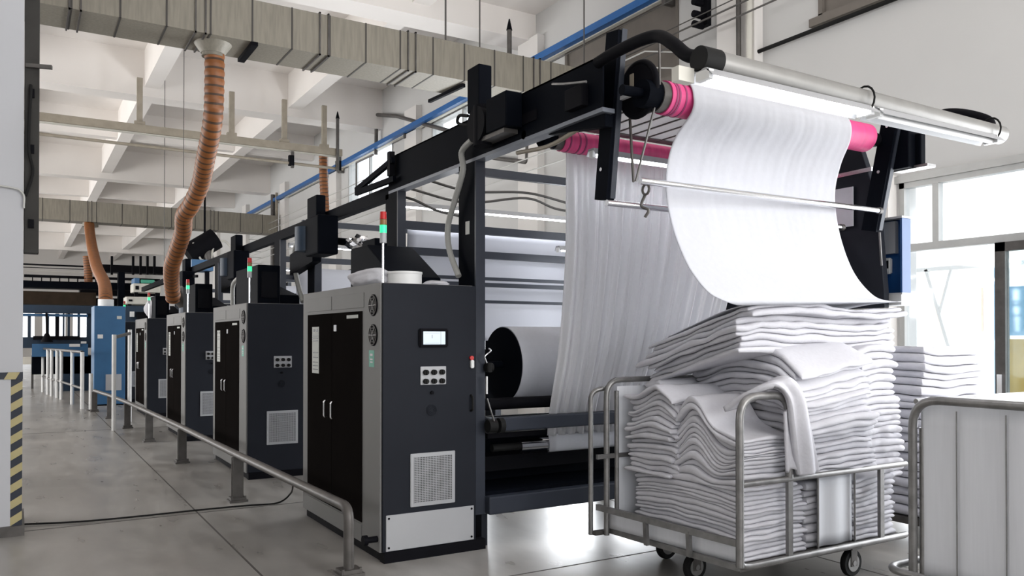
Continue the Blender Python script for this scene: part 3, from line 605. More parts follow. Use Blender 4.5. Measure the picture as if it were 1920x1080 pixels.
def tl(x0, x1, lit):
    f = MB().prism([(LY-.10, LZ-.115), (LY-.05, LZ-.065), (LY+.03, LZ-.065), (LY+.06, LZ-.115), (LY+.03, LZ-.075), (LY-.05, LZ-.075)], 'X', x0, x1).build('lamp_housing', 'silver2', lb)
    for x in (x0, x1-.04): MB().box((x, LY-.07, LZ-.12), (x+.03, LY+.02, LZ-.075)).build('socket', 'white', f)
    MB().cyl((x0+.03, LY-.03, LZ-.105), (x1-.04, LY-.03, LZ-.105), .017, 16).build('glowing_tube' if lit else 'unlit_tube', 'tube' if lit else 'white', f)
    for x in (x1-.03,): MB().tube([(x, LY-.02+.066*math.cos(a/16*6.283), LZ-.03+.075*math.sin(a/16*6.283)) for a in range(16)], .006, 6, closed=True).build('strap', 'rubber', f)
tl(2.80, 4.06, True); tl(4.10, 5.33, False)
MB().box((2.70, LY+.03, LZ-.12), (2.8, LY+.08, LZ-.05)).build('junction_box', 'cream', lb)
# right side plate and box
sp = thing('side_plate', 'dark side plate of the delivery end with chrome slot, right of the falling sheet', 'plate', (5.46, 4.4, .2))
g = MB().prism([(3.74, 1.79), (5.35, 1.79), (5.35, 3.05), (3.95, 3.05), (3.80, 2.6), (3.74, 1.9)], 'X', 5.46, 5.52); g.build('plate', 'navy', sp, bevel=.006)
MB().bar(hit(1560, 333, 'X', 5.41), hit(1636, 317, 'X', 5.41), .03, .03).build('slot_bar', 'chrome', sp)
MB().box((5.3, 3.44, 2.76), (5.44, 3.6, 3.08)).box((5.38, 3.4, 2.78), (5.44, 3.5, 3.0)).build('corner_bracket', 'black', sp, bevel=.008)
MB().box((5.36, 3.34, 2.755), (5.46, 3.6, 2.775)).build('lug', 'steel', sp)
MB().box((5.43, 3.98, 2.42), (5.438, 4.3, 2.72)).build('white_patch', 'cloth', sp)
MB().bar((5.43, 3.74, 2.1), (5.43, 3.78, 2.75), .01, .012).build('lever', 'steel', sp)
bb = thing('open_blue_box', 'open blue electrical box on a grey stand at the right of the machine', 'box', (5.62, 3.75, 1.9))
MB().box((5.64, 3.66, 1.9), (5.66, 3.87, 2.45)).box((5.55, 3.655, 1.9), (5.64, 3.67, 2.45)).box((5.55, 3.86, 1.9), (5.64, 3.87, 2.45)).build('shell', 'bluebox', bb)
MB().box((5.54, 3.65, 2.45), (5.66, 3.875, 2.465)).box((5.54, 3.65, 1.885), (5.66, 3.875, 1.9)).box((5.54, 3.865, 1.9), (5.55, 3.88, 2.45)).build('rim', 'silver2', bb)
box((5.6, 3.745, 2.2), (5.64, 3.86, 2.44)).build('inner_cover', 'silver2', bb); hs = box((5.6, 3.79, 2.05), (5.64, 3.845, 2.17), .008).build('handset', 'white', bb); box((5.597, 3.80, 2.09), (5.6, 3.83, 2.15)).build('handset_screen', 'black', hs)
st_ = MB().box((5.515, 3.64, 1.81), (5.74, 3.9, 1.885)).build('shelf', 'frame', bb)

# ------------------------------------------------------------------ falling and hanging sheets
rows = []
lp_ = [(3.385, AY+.11, 2.985), (3.385, AY+.092, 3.045), (3.385, AY+.045, 3.09), (3.385, AY-.02, 3.10), (3.385, AY-.078, 3.067), (3.385, AY-.108, 3.0), (3.385, AY-.095, 2.9), (3.38, 3.72, 2.75), (3.385, 3.79, 2.53), (3.39, 3.75, 2.28), (3.40, 3.63, 2.02), (3.43, 3.5, 1.85), (3.52, 3.46, 1.79), (3.66, 3.48, 1.765), (3.8, 3.55, 1.77), (3.82, 3.75, 1.735), (3.84, 4.0, 1.665), (3.86, 4.3, 1.575)]
rp_ = [(4.83, AY+.11, 2.985), (4.83, AY+.092, 3.045), (4.83, AY+.045, 3.09), (4.83, AY-.02, 3.10), (4.83, AY-.078, 3.067), (4.83, AY-.108, 3.0), (4.83, AY-.095, 2.9), (4.83, 3.64, 2.75), (4.83, 3.685, 2.55), (4.85, 3.66, 2.28), (4.90, 3.59, 2.02), (4.98, 3.5, 1.86), (5.1, 3.46, 1.82), (5.25, 3.46, 1.82), (5.38, 3.52, 1.825), (5.39, 3.75, 1.82), (5.4, 4.0, 1.79), (5.4, 4.35, 1.72)]
sheet('falling_sheet', list(zip(lp_, rp_)), 'cloth', 'smooth white sheet of cloth falling from the front pink roller onto the heap', 110, 130, (.0022, 7), .005, wob=.01)
l2 = [(3.34, 4.78, 3.0), (3.35, 4.805, 2.93), (3.36, 4.81, 2.84), (3.38, 4.84, 2.55), (3.45, 4.95, 2.1), (3.54, 5.16, 1.5), (3.63, 5.42, 1.0), (3.66, 5.50, .78)]
r2 = [(5.15, 4.78, 3.0), (5.15, 4.805, 2.93), (5.15, 4.81, 2.84), (5.15, 4.84, 2.55), (5.15, 4.95, 2.1), (5.15, 5.16, 1.5), (5.15, 5.42, 1.0), (5.15, 5.50, .78)]
sheet('hanging_sheet', list(zip(l2, r2)), 'hang', 'deeply pleated white sheet hanging behind the left arm down into the machine', 260, 40, (.03, 15), .004, seed=4)
l3 = [(3.66, 5.50, .79), (3.67, 5.495, .71), (3.68, 5.52, .65), (3.7, 5.57, .638)]
r3 = [(5.15, 5.50, .79), (5.15, 5.495, .71), (5.15, 5.52, .65), (5.15, 5.57, .638)]
sheet('wrapped_cloth', list(zip(l3, r3)), 'cloth', 'white cloth wrapped round the shiny roller low in the nearest machine', 20, 16, (.001, 5), .004)

# ------------------------------------------------------------------ cage trolley with the heap
ct = thing('cage_trolley', 'steel tube cage trolley in the foreground loaded with folded white cloth', 'trolley', (4.3, 3.9, 0), 'steel cage trolleys')
TX0, TX1, TY0, TY1, r_ = 3.58, 5.16, 3.38, 4.52, .02
MB().tube(rpath([(TX0, TY0, .24), (TX0, TY0, 1.225), (4.0, TY0, 1.225), (4.0, TY0, .72)], .14), r_+.004, 16).build('front_hoop', 'steel', ct)
MB().tube(rpath([(TX0, TY0, .3), (TX0+.01, TY0, .245), (TX0+.08, TY0, .235), (TX1, TY0, .235)], .05), r_, 14).build('front_bottom_rail', 'steel', ct)
MB().tube([(TX0, TY0, .715), (TX1, TY0, .715)], .019, 14).build('front_top_rail', 'steel', ct)
for x, w_ in ((4.0, .02), (4.89, .02)): MB().box((x-w_, TY0-.012, .24), (x+w_, TY0+.012, .71)).build('upright', 'steel', ct)
for x in (4.3, 4.66): MB().cyl((x, TY0+.03, .24), (x, TY0+.03, .70), .007, 8).build('rod', 'steel', ct)
A_, B_ = V3((TX0-.0, TY0, 0)), V3((3.44, 4.56, 0))
MB().bar(A_+V3((0, 0, .375)), B_+V3((0, 0, .395)), .025, .04).build('side_rail', 'steel', ct)
MB().bar(A_+V3((0, 0, .235)), B_+V3((.1, 0, .225)), .03, .035).build('side_bottom_rail', 'steel', ct)
for q in (.32, .62): c = A_.lerp(B_, q); MB().bar(c+V3((.01, 0, .22)), c+V3((.0, 0, .38)), .025, .03, (0, 1, 0)).build('side_upright', 'steel', ct)
MB().tube(rpath([(3.415, 4.60, .2), (3.415, 4.60, 1.2), (3.55, 4.56, 1.22)], .12), .017, 12).build('gate_hoop', 'steel', ct)
MB().tube(rpath([(3.50, 4.53, .2), (3.50, 4.53, 1.275), (5.15, 4.53, 1.275), (5.15, 4.53, .2)], .12), .02, 14).build('rear_hoop', 'steel', ct)
MB().tube([(3.565, 4.50, .2), (3.565, 4.50, 1.2)], .016, 12).build('rear_inner_upright', 'steel', ct)
MB().box((3.40, 4.50, .735), (5.15, 4.52, .765)).build('rear_mid_rail', 'steel', ct)
MB().box((3.42, 4.55, .2), (3.56, 4.6, .225)).build('gate_hinge', 'steeld', ct)
MB().grid(lambda u, v: (3.58+u*1.56, 4.515+.006*math.sin(u*30), .25+v*.98), 30, 6).build('rear_liner', 'tarp', ct, solid=.004)
MB().grid(lambda u, v: (TX0+.03+u*(-.1)*1+.0, TY0+.04+u*1.1, .25+v*.12), 12, 3).build('side_liner', 'tarp', ct, solid=.004)
MB().grid(lambda u, v: (4.31+u*.34, 3.425+.008*math.sin(u*9), .25+v*.46), 16, 6).build('front_liner', 'tarp', ct, solid=.004)
MB().box((3.58, 3.38, .21), (5.16, 4.52, .235)).build('deck', 'steeld', ct)
def caster(x, y, parent, r=.082):
    f = MB().box((x-.05, y-.05, .185), (x+.05, y+.05, .21)).box((x-.03, y-.028, .07), (x+.03, y-.022, .19)).box((x-.03, y+.022, .07), (x+.03, y+.028, .19)).build('caster_fork', 'steeld', parent)
    wh = MB().tube([(x, y-.02, r), (x, y-.012, r), (x, y+.012, r), (x, y+.02, r)], r, 28, rf=lambda i: r if i in (1, 2) else r*.93).build('wheel', 'rubber', f)
    MB().cyl((x, y-.024, r), (x, y+.024, r), r*.62, 24).cyl((x, y-.032, r), (x, y+.032, r), .018, 12).build('wheel_hub', 'steel', f)
for x, y in ((3.75, 3.93), (4.70, 3.47), (3.95, 4.42), (5.05, 4.4)): caster(x, y, ct, .09)
# second trolley at right edge
c2 = thing('cage_trolley', 'steel tube cage trolley with tall white woven liner, cut off by the right edge', 'trolley', (4.8, 2.0, 0), 'steel cage trolleys')
UX0, UX1, UY0, UY1 = 4.0, 5.5, 1.3, 2.58
MB().tube(rpath([(UX0, UY1, .22), (UX0, UY1, 1.25), (UX0, UY0, 1.25), (UX0, UY0, .22)], .15), .022, 16).build('side_hoop', 'steel', c2)
MB().tube(rpath([(UX1, UY1, .22), (UX1, UY1, 1.25), (UX1, UY0, 1.25), (UX1, UY0, .22)], .15), .022, 16).build('side_hoop', 'steel', c2)
MB().cyl((UX0+.03, UY1+.0, 1.235), (UX1-.03, UY1, 1.235), .014, 12).build('rear_top_rail', 'steel', c2)
MB().tube(rpath([(UX0+.035, UY1-.03, .25), (UX0+.035, UY1-.03, 1.1)], .1), .014, 12).build('corner_upright', 'steel', c2)
def liner(fn, nu=80, nv=8): return MB().grid(fn, nu, nv)
liner(lambda u, v: (UX0+.03+.006*abs(math.sin(u*16))+.004*noise.noise(V3((u*3, v, 0))), UY1-.03-u*1.22, .3+v*.93)).build('side_liner', 'tarp', c2, solid=.004)
liner(lambda u, v: (UX1-.03, UY1-.03-u*1.22, .3+v*.94)).build('side_liner', 'tarp', c2, solid=.004)
liner(lambda u, v: (UX0+.03+u*1.44, UY1-.03, .3+v*.94+0*u)).build('rear_liner', 'tarp', c2, solid=.004)
for y in (2.36, 2.12, 1.94, 1.68): MB().cyl((UX0+.024, y, .3), (UX0+.024, y, 1.2), .0035, 6).build('liner_seam', 'steel', c2)
MB().box((UX0, UY0, .25), (UX1, UY1, .29)).build('deck', 'steeld', c2)
bp = rpath([(UX0-.1, UY0-.1, .36), (UX0-.1, UY1+.1, .36), (UX1+.1, UY1+.1, .36), (UX1+.1, UY0-.1, .36)], .12, 8)
MB().tube(bp, .02, 12).build('bumper', 'steel', c2)
MB().tube([(UX0, UY1, .31), (UX0, UY0, .31)], .018, 12).build('bottom_rail', 'steel', c2)
for x, y in ((4.0, 2.3), (4.0, 1.7)): MB().cyl((x-.1, y, .36), (x, y, .33), .012, 8).build('bumper_stay', 'steel', c2)
for x, y in ((4.2, 2.4), (5.3, 2.4), (4.2, 1.5), (5.3, 1.5)): caster(x, y, c2)

# ------------------------------------------------------------------ folded cloths, one object each
def layer(x0, x1, y0, y1, k, zf, t, seed, jit=.02, nx=22, ny=22):
    """one folded cloth: rounded edges, follows the stack's own surface zf(x, y, level)"""
    rnd = random.Random(seed); ax0, ax1, ay0, ay1 = [rnd.uniform(-jit, jit) for _ in range(4)]
    def edge(n):
        e = [0, .004, .012, .024]; L = e + [.024+(1-.048)*i/n for i in range(1, n)] + [1-q for q in e[::-1]]; return L
    ex = edge(nx); ey = edge(ny); NX, NY = len(ex), len(ey); rr = t*.5
    W_, H_ = x1-x0, y1-y0
    def prof(q, span):
        d = min(q, 1-q)*span; d = min(d/rr, 1); return math.sqrt(max(0, 1-(1-d)**2))
    m_ = MB(); top = []; bot = []
    for j in range(NY):
        for i in range(NX):
            u, v = ex[i], ey[j]
            n1 = noise.noise(V3((v*5+seed*.37, k*.8, 1)))*.012; n2 = noise.noise(V3((u*5+seed*.53, k*.8, 5)))*.012
            x = x0+u*W_+(ax0+n1)*(1-u)+(ax1+n1)*u; y = y0+v*H_+(ay0+n2)*(1-v)+(ay1+n2)*v
            p = max(.12, min(prof(u, W_), prof(v, H_)))*1.0
            zl, zh = zf(x, y, k), zf(x, y, k+1); c = (zl+zh)/2; h = (zh-zl)/2*.97
            top.append((x, y, c+h*p)); bot.append((x, y, c-h*p))
    idx = lambda i, j: j*NX+i
    f1 = [(idx(i, j), idx(i+1, j), idx(i+1, j+1), idx(i, j+1)) for j in range(NY-1) for i in range(NX-1)]
    n = len(top); f2 = [tuple(n+q for q in reversed(f)) for f in f1]
    per = [idx(i, 0) for i in range(NX)]+[idx(NX-1, j) for j in range(1, NY)]+[idx(i, NY-1) for i in range(NX-2, -1, -1)]+[idx(0, j) for j in range(NY-2, 0, -1)]
    f3 = [(per[q], n+per[q], n+per[(q+1) % len(per)], per[(q+1) % len(per)]) for q in range(len(per))]
    return m_.add(top+bot, f1+f2+f3, True)
def stack(x0, x1, y0, y1, n, base, h, shape, name, where, group, seed, jit=.02, lab_top=None, amp=.012, shift=None, nx=20):
    th = []
    rnd = random.Random(seed)
    for i in range(n): th.append(rnd.uniform(.7, 1.3))
    s = sum(th); lev = [0]
    for q in th: lev.append(lev[-1]+q/s)
    def zf(x, y, k):
        l = lev[k]; return base+h*l+shape(x, y, l)+amp*noise.noise(V3((x*6+seed, y*6, k*.45)))*(1 if k else 0)
    for k in range(n):
        dx, dy = shift(lev[k]) if shift else (0, 0)
        o = layer(x0+dx, x1+dx, y0+dy, y1+dy, k, zf, h*th[k]/s, seed*100+k, jit, nx, nx).build(name, 'cloth2')
        tag(o, ('topmost folded cloth of ' if k == n-1 else 'lowest folded cloth of ' if k == 0 else 'folded white cloth inside ')+where, 'cloth', group)
def arch(u): return math.sin(max(0, min(1, u))*math.pi)
# base pile: visible low at left and through the front rails
stack(3.66, 4.22, 3.45, 4.4, 15, .236, .40, lambda x, y, l: l*.05*arch((y-3.4)/1.0), 'folded_cloth', 'the low left pile at the bottom of the front trolley', 'cloths low in the trolley', 11, .018)
stack(4.68, 5.12, 3.44, 4.4, 13, .236, .42, lambda x, y, l: .02*l*math.sin(x*9), 'folded_cloth', 'the low right pile behind the front rails', 'cloths low at right in the trolley', 12, .015)
stack(4.24, 4.66, 3.46, 4.4, 9, .236, .42, lambda x, y, l: 0, 'folded_cloth', 'the low middle pile behind the plain liner', 'cloths low in the middle', 13, .01, nx=8)
# C: left wavy piles, rear and front
def shC(x, y, l):
    u = (y-3.95)/.48
    return .05*l*math.sin(u*5)-.09*l*max(0, .4-u)*2 + .014*(1-abs(2*l-1))*math.sin(u*8+l*4)
stack(3.62, 4.12, 3.98, 4.44, 17, .655, .56, shC, 'folded_cloth', 'the shaded rear left pile below the top pile', 'cloths of the rear left pile', 14, .03)
def shC2(x, y, l):
    return l*.21*math.exp(-((y-3.86)/.15)**2) + .035*(1-abs(2*l-1))*math.sin((y-3.4)*16+l*3) - .05*l*max(0, 3.6-y)*3
stack(3.66, 4.12, 3.44, 4.02, 13, .655, .34, shC2, 'folded_cloth', 'the humped front left pile behind the hoop', 'cloths of the humped left pile', 24, .025)
# B: big front pile with arched layers, standing proud over the front rail
def shB(x, y, l):
    u = (y-3.38)/.88; xx = (x-4.15)/.7
    return (l*.10)*arch(u)*1.1 + .05*l*xx - .11*l*max(0, .2-u)*4*(1-.75*max(0, min(1, xx))) - .03*l*max(0, xx-.8)*3
stack(4.14, 4.82, 3.38, 4.28, 19, .70, .72, shB, 'folded_cloth', 'the tall front pile rising over the trolley rail', 'cloths of the tall front pile', 15, .03, shift=lambda l: (.035*math.sin(l*7)-.02*l, .02*math.sin(l*9)), amp=.016)
# B2: right pile
stack(4.88, 5.28, 3.50, 4.35, 20, .60, .88, lambda x, y, l: .05*l*arch((x-4.8)/.6), 'folded_cloth', 'the right pile of the trolley beside the second trolley', 'cloths of the right pile', 16, .02, shift=lambda l: (.05*math.sin(l*5+1), 0))
# A: top pile behind, its left side sagging backwards
def shA(x, y, l):
    u = (y-3.62)/.9; lft = max(0, 1-(x-3.8)/.6)
    return -.26*max(0, u)*(.5+.5*lft) + .02*math.sin((x-3.8)*4)*l + .05*(1-lft)*l*.8 - .03*(1-l)*arch((x-4)/1.3)
stack(3.80, 5.36, 3.58, 4.46, 8, 1.475, .27, shA, 'folded_cloth', 'the wide pile on top of the heap under the falling sheet', 'cloths of the top pile', 17, .04, nx=34, amp=.018, shift=lambda l: (.05*math.sin(l*9), .03*math.sin(l*14)))
# filler under A behind B: supports the top pile
stack(3.78, 4.9, 4.30, 4.46, 8, .66, .62, lambda x, y, l: 0, 'folded_cloth', 'the rear pile hidden behind the front piles', 'cloths of the rear pile', 18, .005, nx=6)
# E: separate pile behind on a low platform trolley
pt = thing('platform_trolley', 'low platform trolley behind the front trolley under the far right cloth pile', 'trolley', (6.2, 3.9, 0))
box((5.72, 3.55, .17), (6.7, 4.3, .22)).build('deck', 'steeld', pt)
for x, y in ((5.85, 3.65), (6.6, 3.65), (5.85, 4.2), (6.6, 4.2)): caster(x, y, pt, .075)
stack(5.74, 6.60, 3.6, 4.25, 20, .222, 1.29, lambda x, y, l: .02*l*math.sin(x*6)-.04*l*max(0, (x-5.74)/.8), 'folded_cloth', 'the separate pile standing by the window at right', 'cloths of the pile by the window', 20, .03, nx=14)
# draped towel over the hoop
def strip(u, v):
    c = smooth_pts; n = len(c)-1; q = v*n; i = min(int(q), n-1); f = q-i; p = c[i][0].lerp(c[i+1][0], f); s_ = c[i][1].lerp(c[i+1][1], f)
    return p.lerp(s_, u)+V3((0, -.012*math.sin(u*9+v*4)-.015*arch(u), 0))
Lp = smooth_path([(3.70, 3.62, 1.13), (3.74, 3.50, 1.22), (3.82, 3.36, 1.285), (3.92, 3.335, 1.21), (3.96, 3.33, 1.05), (4.0, 3.33, .85), (4.03, 3.33, .74)], 6)
Rp = smooth_path([(4.0, 3.62, 1.2), (4.0, 3.50, 1.30), (4.0, 3.37, 1.315), (4.07, 3.335, 1.22), (4.12, 3.33, 1.05), (4.17, 3.33, .88), (4.19, 3.325, .755)], 6)
smooth_pts = list(zip(Lp, Rp))
tag(MB().grid(strip, 20, 60).build('draped_towel', 'cloth2', solid=.035), 'long white towel draped over the front hoop of the trolley', 'towel')
def strip2(u, v): return (3.93+u*.14+.02*v, 3.352+.012*math.sin(u*7), 1.12-v*.36+.02*math.sin(u*5))
tag(MB().grid(strip2, 12, 20).build('draped_towel', 'cloth2', solid=.02), 'short end of white towel hanging behind the long draped towel', 'towel')

# ------------------------------------------------------------------ railings along the walkway
rl = thing('railing', 'low brown steel tube railing along the walkway in front of the cabinets', 'railing', (1.88, 5.2, 0))
pst = [(1.877, 5.243), (1.802, 8.086), (1.757, 10.918), (1.69, 13.4), (1.62, 15.6), (1.52, 17.6), (1.38, 19.4)]
tp = [V3((1.875, 5.2, 0)), V3((1.875, 5.2, .44))]+[V3((x, y, .44)) for x, y in pst[1:]]
pth = rpath([V3((1.875, 5.2, .03)), V3((1.875, 5.2, .445)), V3((pst[1][0], pst[1][1], .445))], .1)+[V3((x, y, .445)) for x, y in pst[2:]]
MB().tube(pth, .035, 18).build('top_tube', 'steeld', rl)
for i, (x, y) in enumerate(pst):
    pp = MB()
    if i: pp.box((x-.05, y-.035, .03), (x+.05, y-.025, .42)).box((x-.05, y+.025, .03), (x+.05, y+.035, .42)).box((x-.012, y-.03, .03), (x+.012, y+.03, .42)).build('post', 'steeld', rl)
    y_ = y if i else 5.2
    q = MB().box((x-.085, y_-.075, 0), (x+.085, y_+.075, .02)).box((x-.07, y_-.06, .02), (x+.07, y_+.06, .045))
    for sx in (-.06, .06): q.cyl((x+sx, y_-.05, .02), (x+sx, y_-.05, .055), .012, 8)
    q.build('base_plate', 'steeld', rl)
p2 = thing('tall_railing', 'tall white-topped posts with crossbar standing at the far end of the low railing', 'railing', (1.5, 16, 0))
for x, y in ((1.38, 15.3), (1.78, 16.8)):
    MB().cyl((x, y, 0), (x, y, 1.62 if y < 16 else 1.72), .035, 14).build('post', 'white', p2)
MB().cyl((1.38, 15.3, 1.57), (1.78, 16.8, 1.65), .03, 10).build('crossbar', 'steeld', p2)
p3 = thing('tube_railing', 'far railing of pale vertical posts in front of the blue machine', 'railing', (1.0, 23, 0))
pp_ = [(.60, 27.2), (.69, 25.9), (.76, 25.2), (.86, 24.4), (.93, 23.7), (1.08, 21.8), (1.20, 20.3)]
for x, y in pp_: MB().cyl((x, y, 0), (x, y, 1.25), .04, 12).build('post', 'white', p3)
MB().tube([(x, y, 1.25) for x, y in pp_], .035, 10).build('top_rail', 'steeld', p3); MB().tube([(x, y, .45) for x, y in pp_], .03, 10).build('mid_rail', 'steeld', p3)
bo = thing('bollard', 'short pale bollard post where the low railing ends', 'post', (1.33, 19.3, 0)); MB().cyl((1.33, 19.7, 0), (1.33, 19.7, .8), .04, 14).build('post', 'white', bo)
MB().cyl((1.33, 19.7, 0), (1.33, 19.7, .03), .1, 16).build('base_plate', 'steeld', bo)

# ------------------------------------------------------------------ ducts, hoses, trays, pipes, wires
def duct(name, label, x0, x1, y0, y1, z0, z1, step, flanges):
    t = thing(name, label, 'duct', ((x0+x1)/2, (y0+y1)/2, z0), 'air ducts under the ceiling')
    b = MB().box((x0, y0, z0), (x1, y1, z1)); b.cur = 1; x = x0+step*.5
    while x < x1-.1:
        w_ = .022; e = .005
        b.box((x, y0-e, z0-e), (x+w_, y0, z1+e)).box((x, y0-e, z0-e), (x+w_, y1, z0)).box((x, y1, z0-e), (x+w_, y1+e, z1+e)); x += step
    b.build('duct_body', ['galv', 'seam'], t)
    for x in flanges:
        g = MB()
        for dx in (-.07, .05): g.box((x+dx, y0-.02, z0-.02), (x+dx+.02, y1+.02, z0)).box((x+dx, y0-.02, z0-.02), (x+dx+.02, y0, z1+.02)).box((x+dx, y0-.02, z1), (x+dx+.02, y1+.02, z1+.02)).box((x+dx, y1, z0-.02), (x+dx+.02, y1+.02, z1+.02))
        g.build('flange', 'steeld', t)
    return t
d1 = duct('air_duct', 'large galvanised square duct crossing overhead near the camera', -6, 8.3, 10.85, 11.6, 5.43, 5.98, .52, (.55, 1.95, 3.55, 4.85, 7.0))
d2 = duct('air_duct', 'smaller looking far galvanised duct crossing above the blue cabinet', -6, 8.2, 30.5, 31.2, 5.42, 6.1, .78, (2.0, 5.9))
MB().cyl((2.17, 11.22, 5.30), (2.17, 11.22, 5.43), .15, 24, r2=.24).cyl((2.17, 11.22, 5.26), (2.17, 11.22, 5.31), .14, 24).build('outlet_collar', 'galv', d1)
MB().bar((2.62, 10.85, 5.41), (2.62, 11.62, 5.41), .09, .05).build('damper_bar', 'black2', d1)
MB().bar(hit(870, 160, 'Z', 5.40), hit(805, 190, 'Z', 5.38), .05, .05).build('damper_lever', 'black2', d1)
MB().cyl((2.05, 30.85, 5.30), (2.05, 30.85, 5.42), .24, 20).build('outlet_collar', 'galv', d2)
for x, y, z0, z1, r0 in ((5.42, 10.9, 5.98, 7.78, .015), (8.0, 10.95, 5.98, 7.78, .012), (6.0, 10.9, 5.98, 7.78, .012)):
    tag(MB().cyl((x, y, z0), (x, y, z1), r0, 8).build('hanger_rod', 'wire'), {5.42: 'thin dark hanger rod above the middle of the near duct', 8.0: 'thin hanger rod above the right end of the near duct beside the blue rail', 6.0: 'thin rod above the near duct just right of its middle'}[x], 'rod')
def hose(pts, ys, r, label, ridge=.05):
    P_ = [hit(x, y, 'Y', yy) for (x, y), yy in zip(pts, ys)]; p = smooth_path(P_, 40); L = sum((p[i+1]-p[i]).length for i in range(len(p)-1))
    acc = 0; out = [p[0]]; step = ridge/4; carry = 0
    for i in range(len(p)-1):
        seg = (p[i+1]-p[i]); l = seg.length; d = step-carry
        while d < l: out.append(p[i]+seg*(d/l)); d += step
        carry = l-(d-step)
    m_ = MB().tube(out, r, 20, rf=lambda i: r*(1.03 if i % 4 in (1, 2) else .97)); n = 20
    for q in range(len(m_.f)):
        ring = q//n
        if (ring % 4) == 3 and ridge > .05: m_.m[q] = 1
    return tag(m_.build('corrugated_hose', ['hose', 'hosedark']), label, 'hose')
hose([(402, 84), (402, 150), (399, 225), (386, 295), (376, 345), (358, 385), (345, 405), (343, 435), (330, 475), (322, 500), (322, 530), (325, 560)], [11.22, 11.25, 11.4, 11.9, 12.5, 12.9, 13.2, 13.6, 14.1, 14.5, 15, 15.3], .125, 'large orange corrugated hose dropping from the near duct to the machines', .11)
hose([(167, 416), (169, 440), (174, 470), (182, 502), (195, 530), (198, 555), (197, 575)], [30.85, 30, 28.5, 26, 24, 22, 21.6], .15, 'orange corrugated hose between the far duct and the blue cabinet', .10)
hose([(606, 292), (607, 340), (609, 380), (610, 415)], [21, 21, 21, 21], .11, 'straight brown pipe hose near the right wall, behind the overhead rail', .10)
hose([(163, 480), (165, 505), (166, 530)], [36, 36, 36], .15, 'short dark orange hose behind the blue cabinet hose', .10)
fh = thing('suction_duct', 'dark suction duct standing between third and fourth cabinets under the orange hose', 'duct', (2.35, 15.3, 0))
MB().cyl((2.62, 15.4, 0), (2.62, 15.4, 2.1), .2, 24).build('duct', 'bluepd', fh); MB().cyl((2.62, 15.4, 2.1), (2.35, 15.35, 2.38), .15, 24).build('collar', 'steeld', fh)
# trunking
ty = 20.0
tr_ = thing('lighting_trunking', 'long beige trunking hanging across the hall from the second coffer beam', 'trunking', (3, ty, 6.2))
tz = lambda x: 6.28
MB().box((-6, ty-.08, 6.17), (7.0, ty+.08, 6.34)).build('trunking', 'beige', tr_)
MB().box((-6, ty+.0, 6.155), (7.0, ty+.14, 6.172)).build('cover', 'cream', tr_)
for x in (2.3, 4.3, 5.55, 6.55): MB().box((x-.06, ty-.04, 6.34), (x+.06, ty+.04, 7.4)).box((x-.11, ty-.06, 6.34), (x+.11, ty+.06, 6.42)).build('hanger', 'beige', tr_)
ap = thing('air_pipe', 'thin beige pipe running parallel below the trunking', 'pipe', (3, ty, 5.9)); MB().cyl((-6, ty, 5.93), (7.05, ty, 5.85), .035, 10).build('pipe', 'beige', ap)
for x in (5.75, 6.95): MB().box((x-.03, ty-.05, 5.75), (x+.03, ty+.05, 6.15)).build('bracket', 'steeld', ap); MB().box((x-.09, ty-.06, 5.8), (x+.03, ty+.06, 6.05)).build('valve', 'black2', ap)
dp = thing('drop_pipe', 'bent dark conduit on the right wall near the blue rail', 'pipe', (8.3, 20, 6.6))
MB().tube(rpath([hit(x, y, 'X', 8.35) for x, y in ((705, 290), (706, 215), (745, 218), (840, 245))], .1), .05, 10).build('pipe', 'steeld', dp)
dp = thing('drop_pipe', 'bent brown pipe seen below the overhead beam between the uprights', 'pipe', (8.3, 13, 5))
MB().tube(rpath([hit(x, y, 'X', 8.35) for x, y in ((925, 296), (988, 304), (990, 262))], .05), .045, 10).build('pipe', 'steeld', dp)
dp = thing('downpipe', 'vertical dark and cream pipe pair on the pilaster above the light bar', 'pipe', (8.3, 7.8, 4.8))
MB().cyl((8.28, 7.82, 4.75), (8.28, 7.82, 7.7), .035, 12).build('pipe', 'steeld', dp); MB().cyl((8.3, 7.65, 4.7), (8.3, 7.65, 7.7), .04, 12).build('pipe', 'cream', dp)
br = thing('blue_rail', 'blue crane rail running the length of the right wall', 'rail', (8.2, 15, 6.75))
a, b = hit(1262, -6, 'X', 8.3), hit(560, 358, 'X', 8.3)
MB().box((8.22, 7.0, 6.72), (8.34, 40, 6.84)).build('rail', 'bluepipe', br)
MB().box((8.34, 7, 6.70), (8.42, 40, 6.74)).build('edge_strip', 'cream', br)
for y in (9.3, 14, 19, 24): MB().box((8.3, y, 6.6), (8.5, y+.08, 6.72)).build('bracket', 'steeld', br)
tag(MB().tube([(8.42, 3, 5.38), (8.42, 7.5, 5.38), (8.42, 8.4, 5.38), (8.42, 14, 5.36)], .028, 8).build('cable', 'rubber'), 'thick black cable running along the right wall below the upper windows', 'cable')
ib = thing('insulator_bracket', 'rusty bracket with insulators on the right wall holding the four wires', 'bracket', (8.3, 8.7, 5.9))
q0, q1 = hit(1322, -10, 'X', 8.3), hit(1322, 50, 'X', 8.3)
MB().box((8.26, q0.y-.08, q1.z), (8.34, q0.y+.05, q0.z+.3)).build('plate', 'black2', ib)
for yy in (5, 28, 47):
    p = hit(1310, yy, 'X', 8.2); MB().cyl((8.1, p.y, p.z), (8.28, p.y, p.z), .05, 10).build('insulator', 'black2', ib)
wl = ['uppermost thin wire crossing the upper right wall', 'second thin wire crossing the upper right wall', 'third wire crossing the upper right wall, a little thicker', 'lowest wire on the insulator bracket over the light bar']
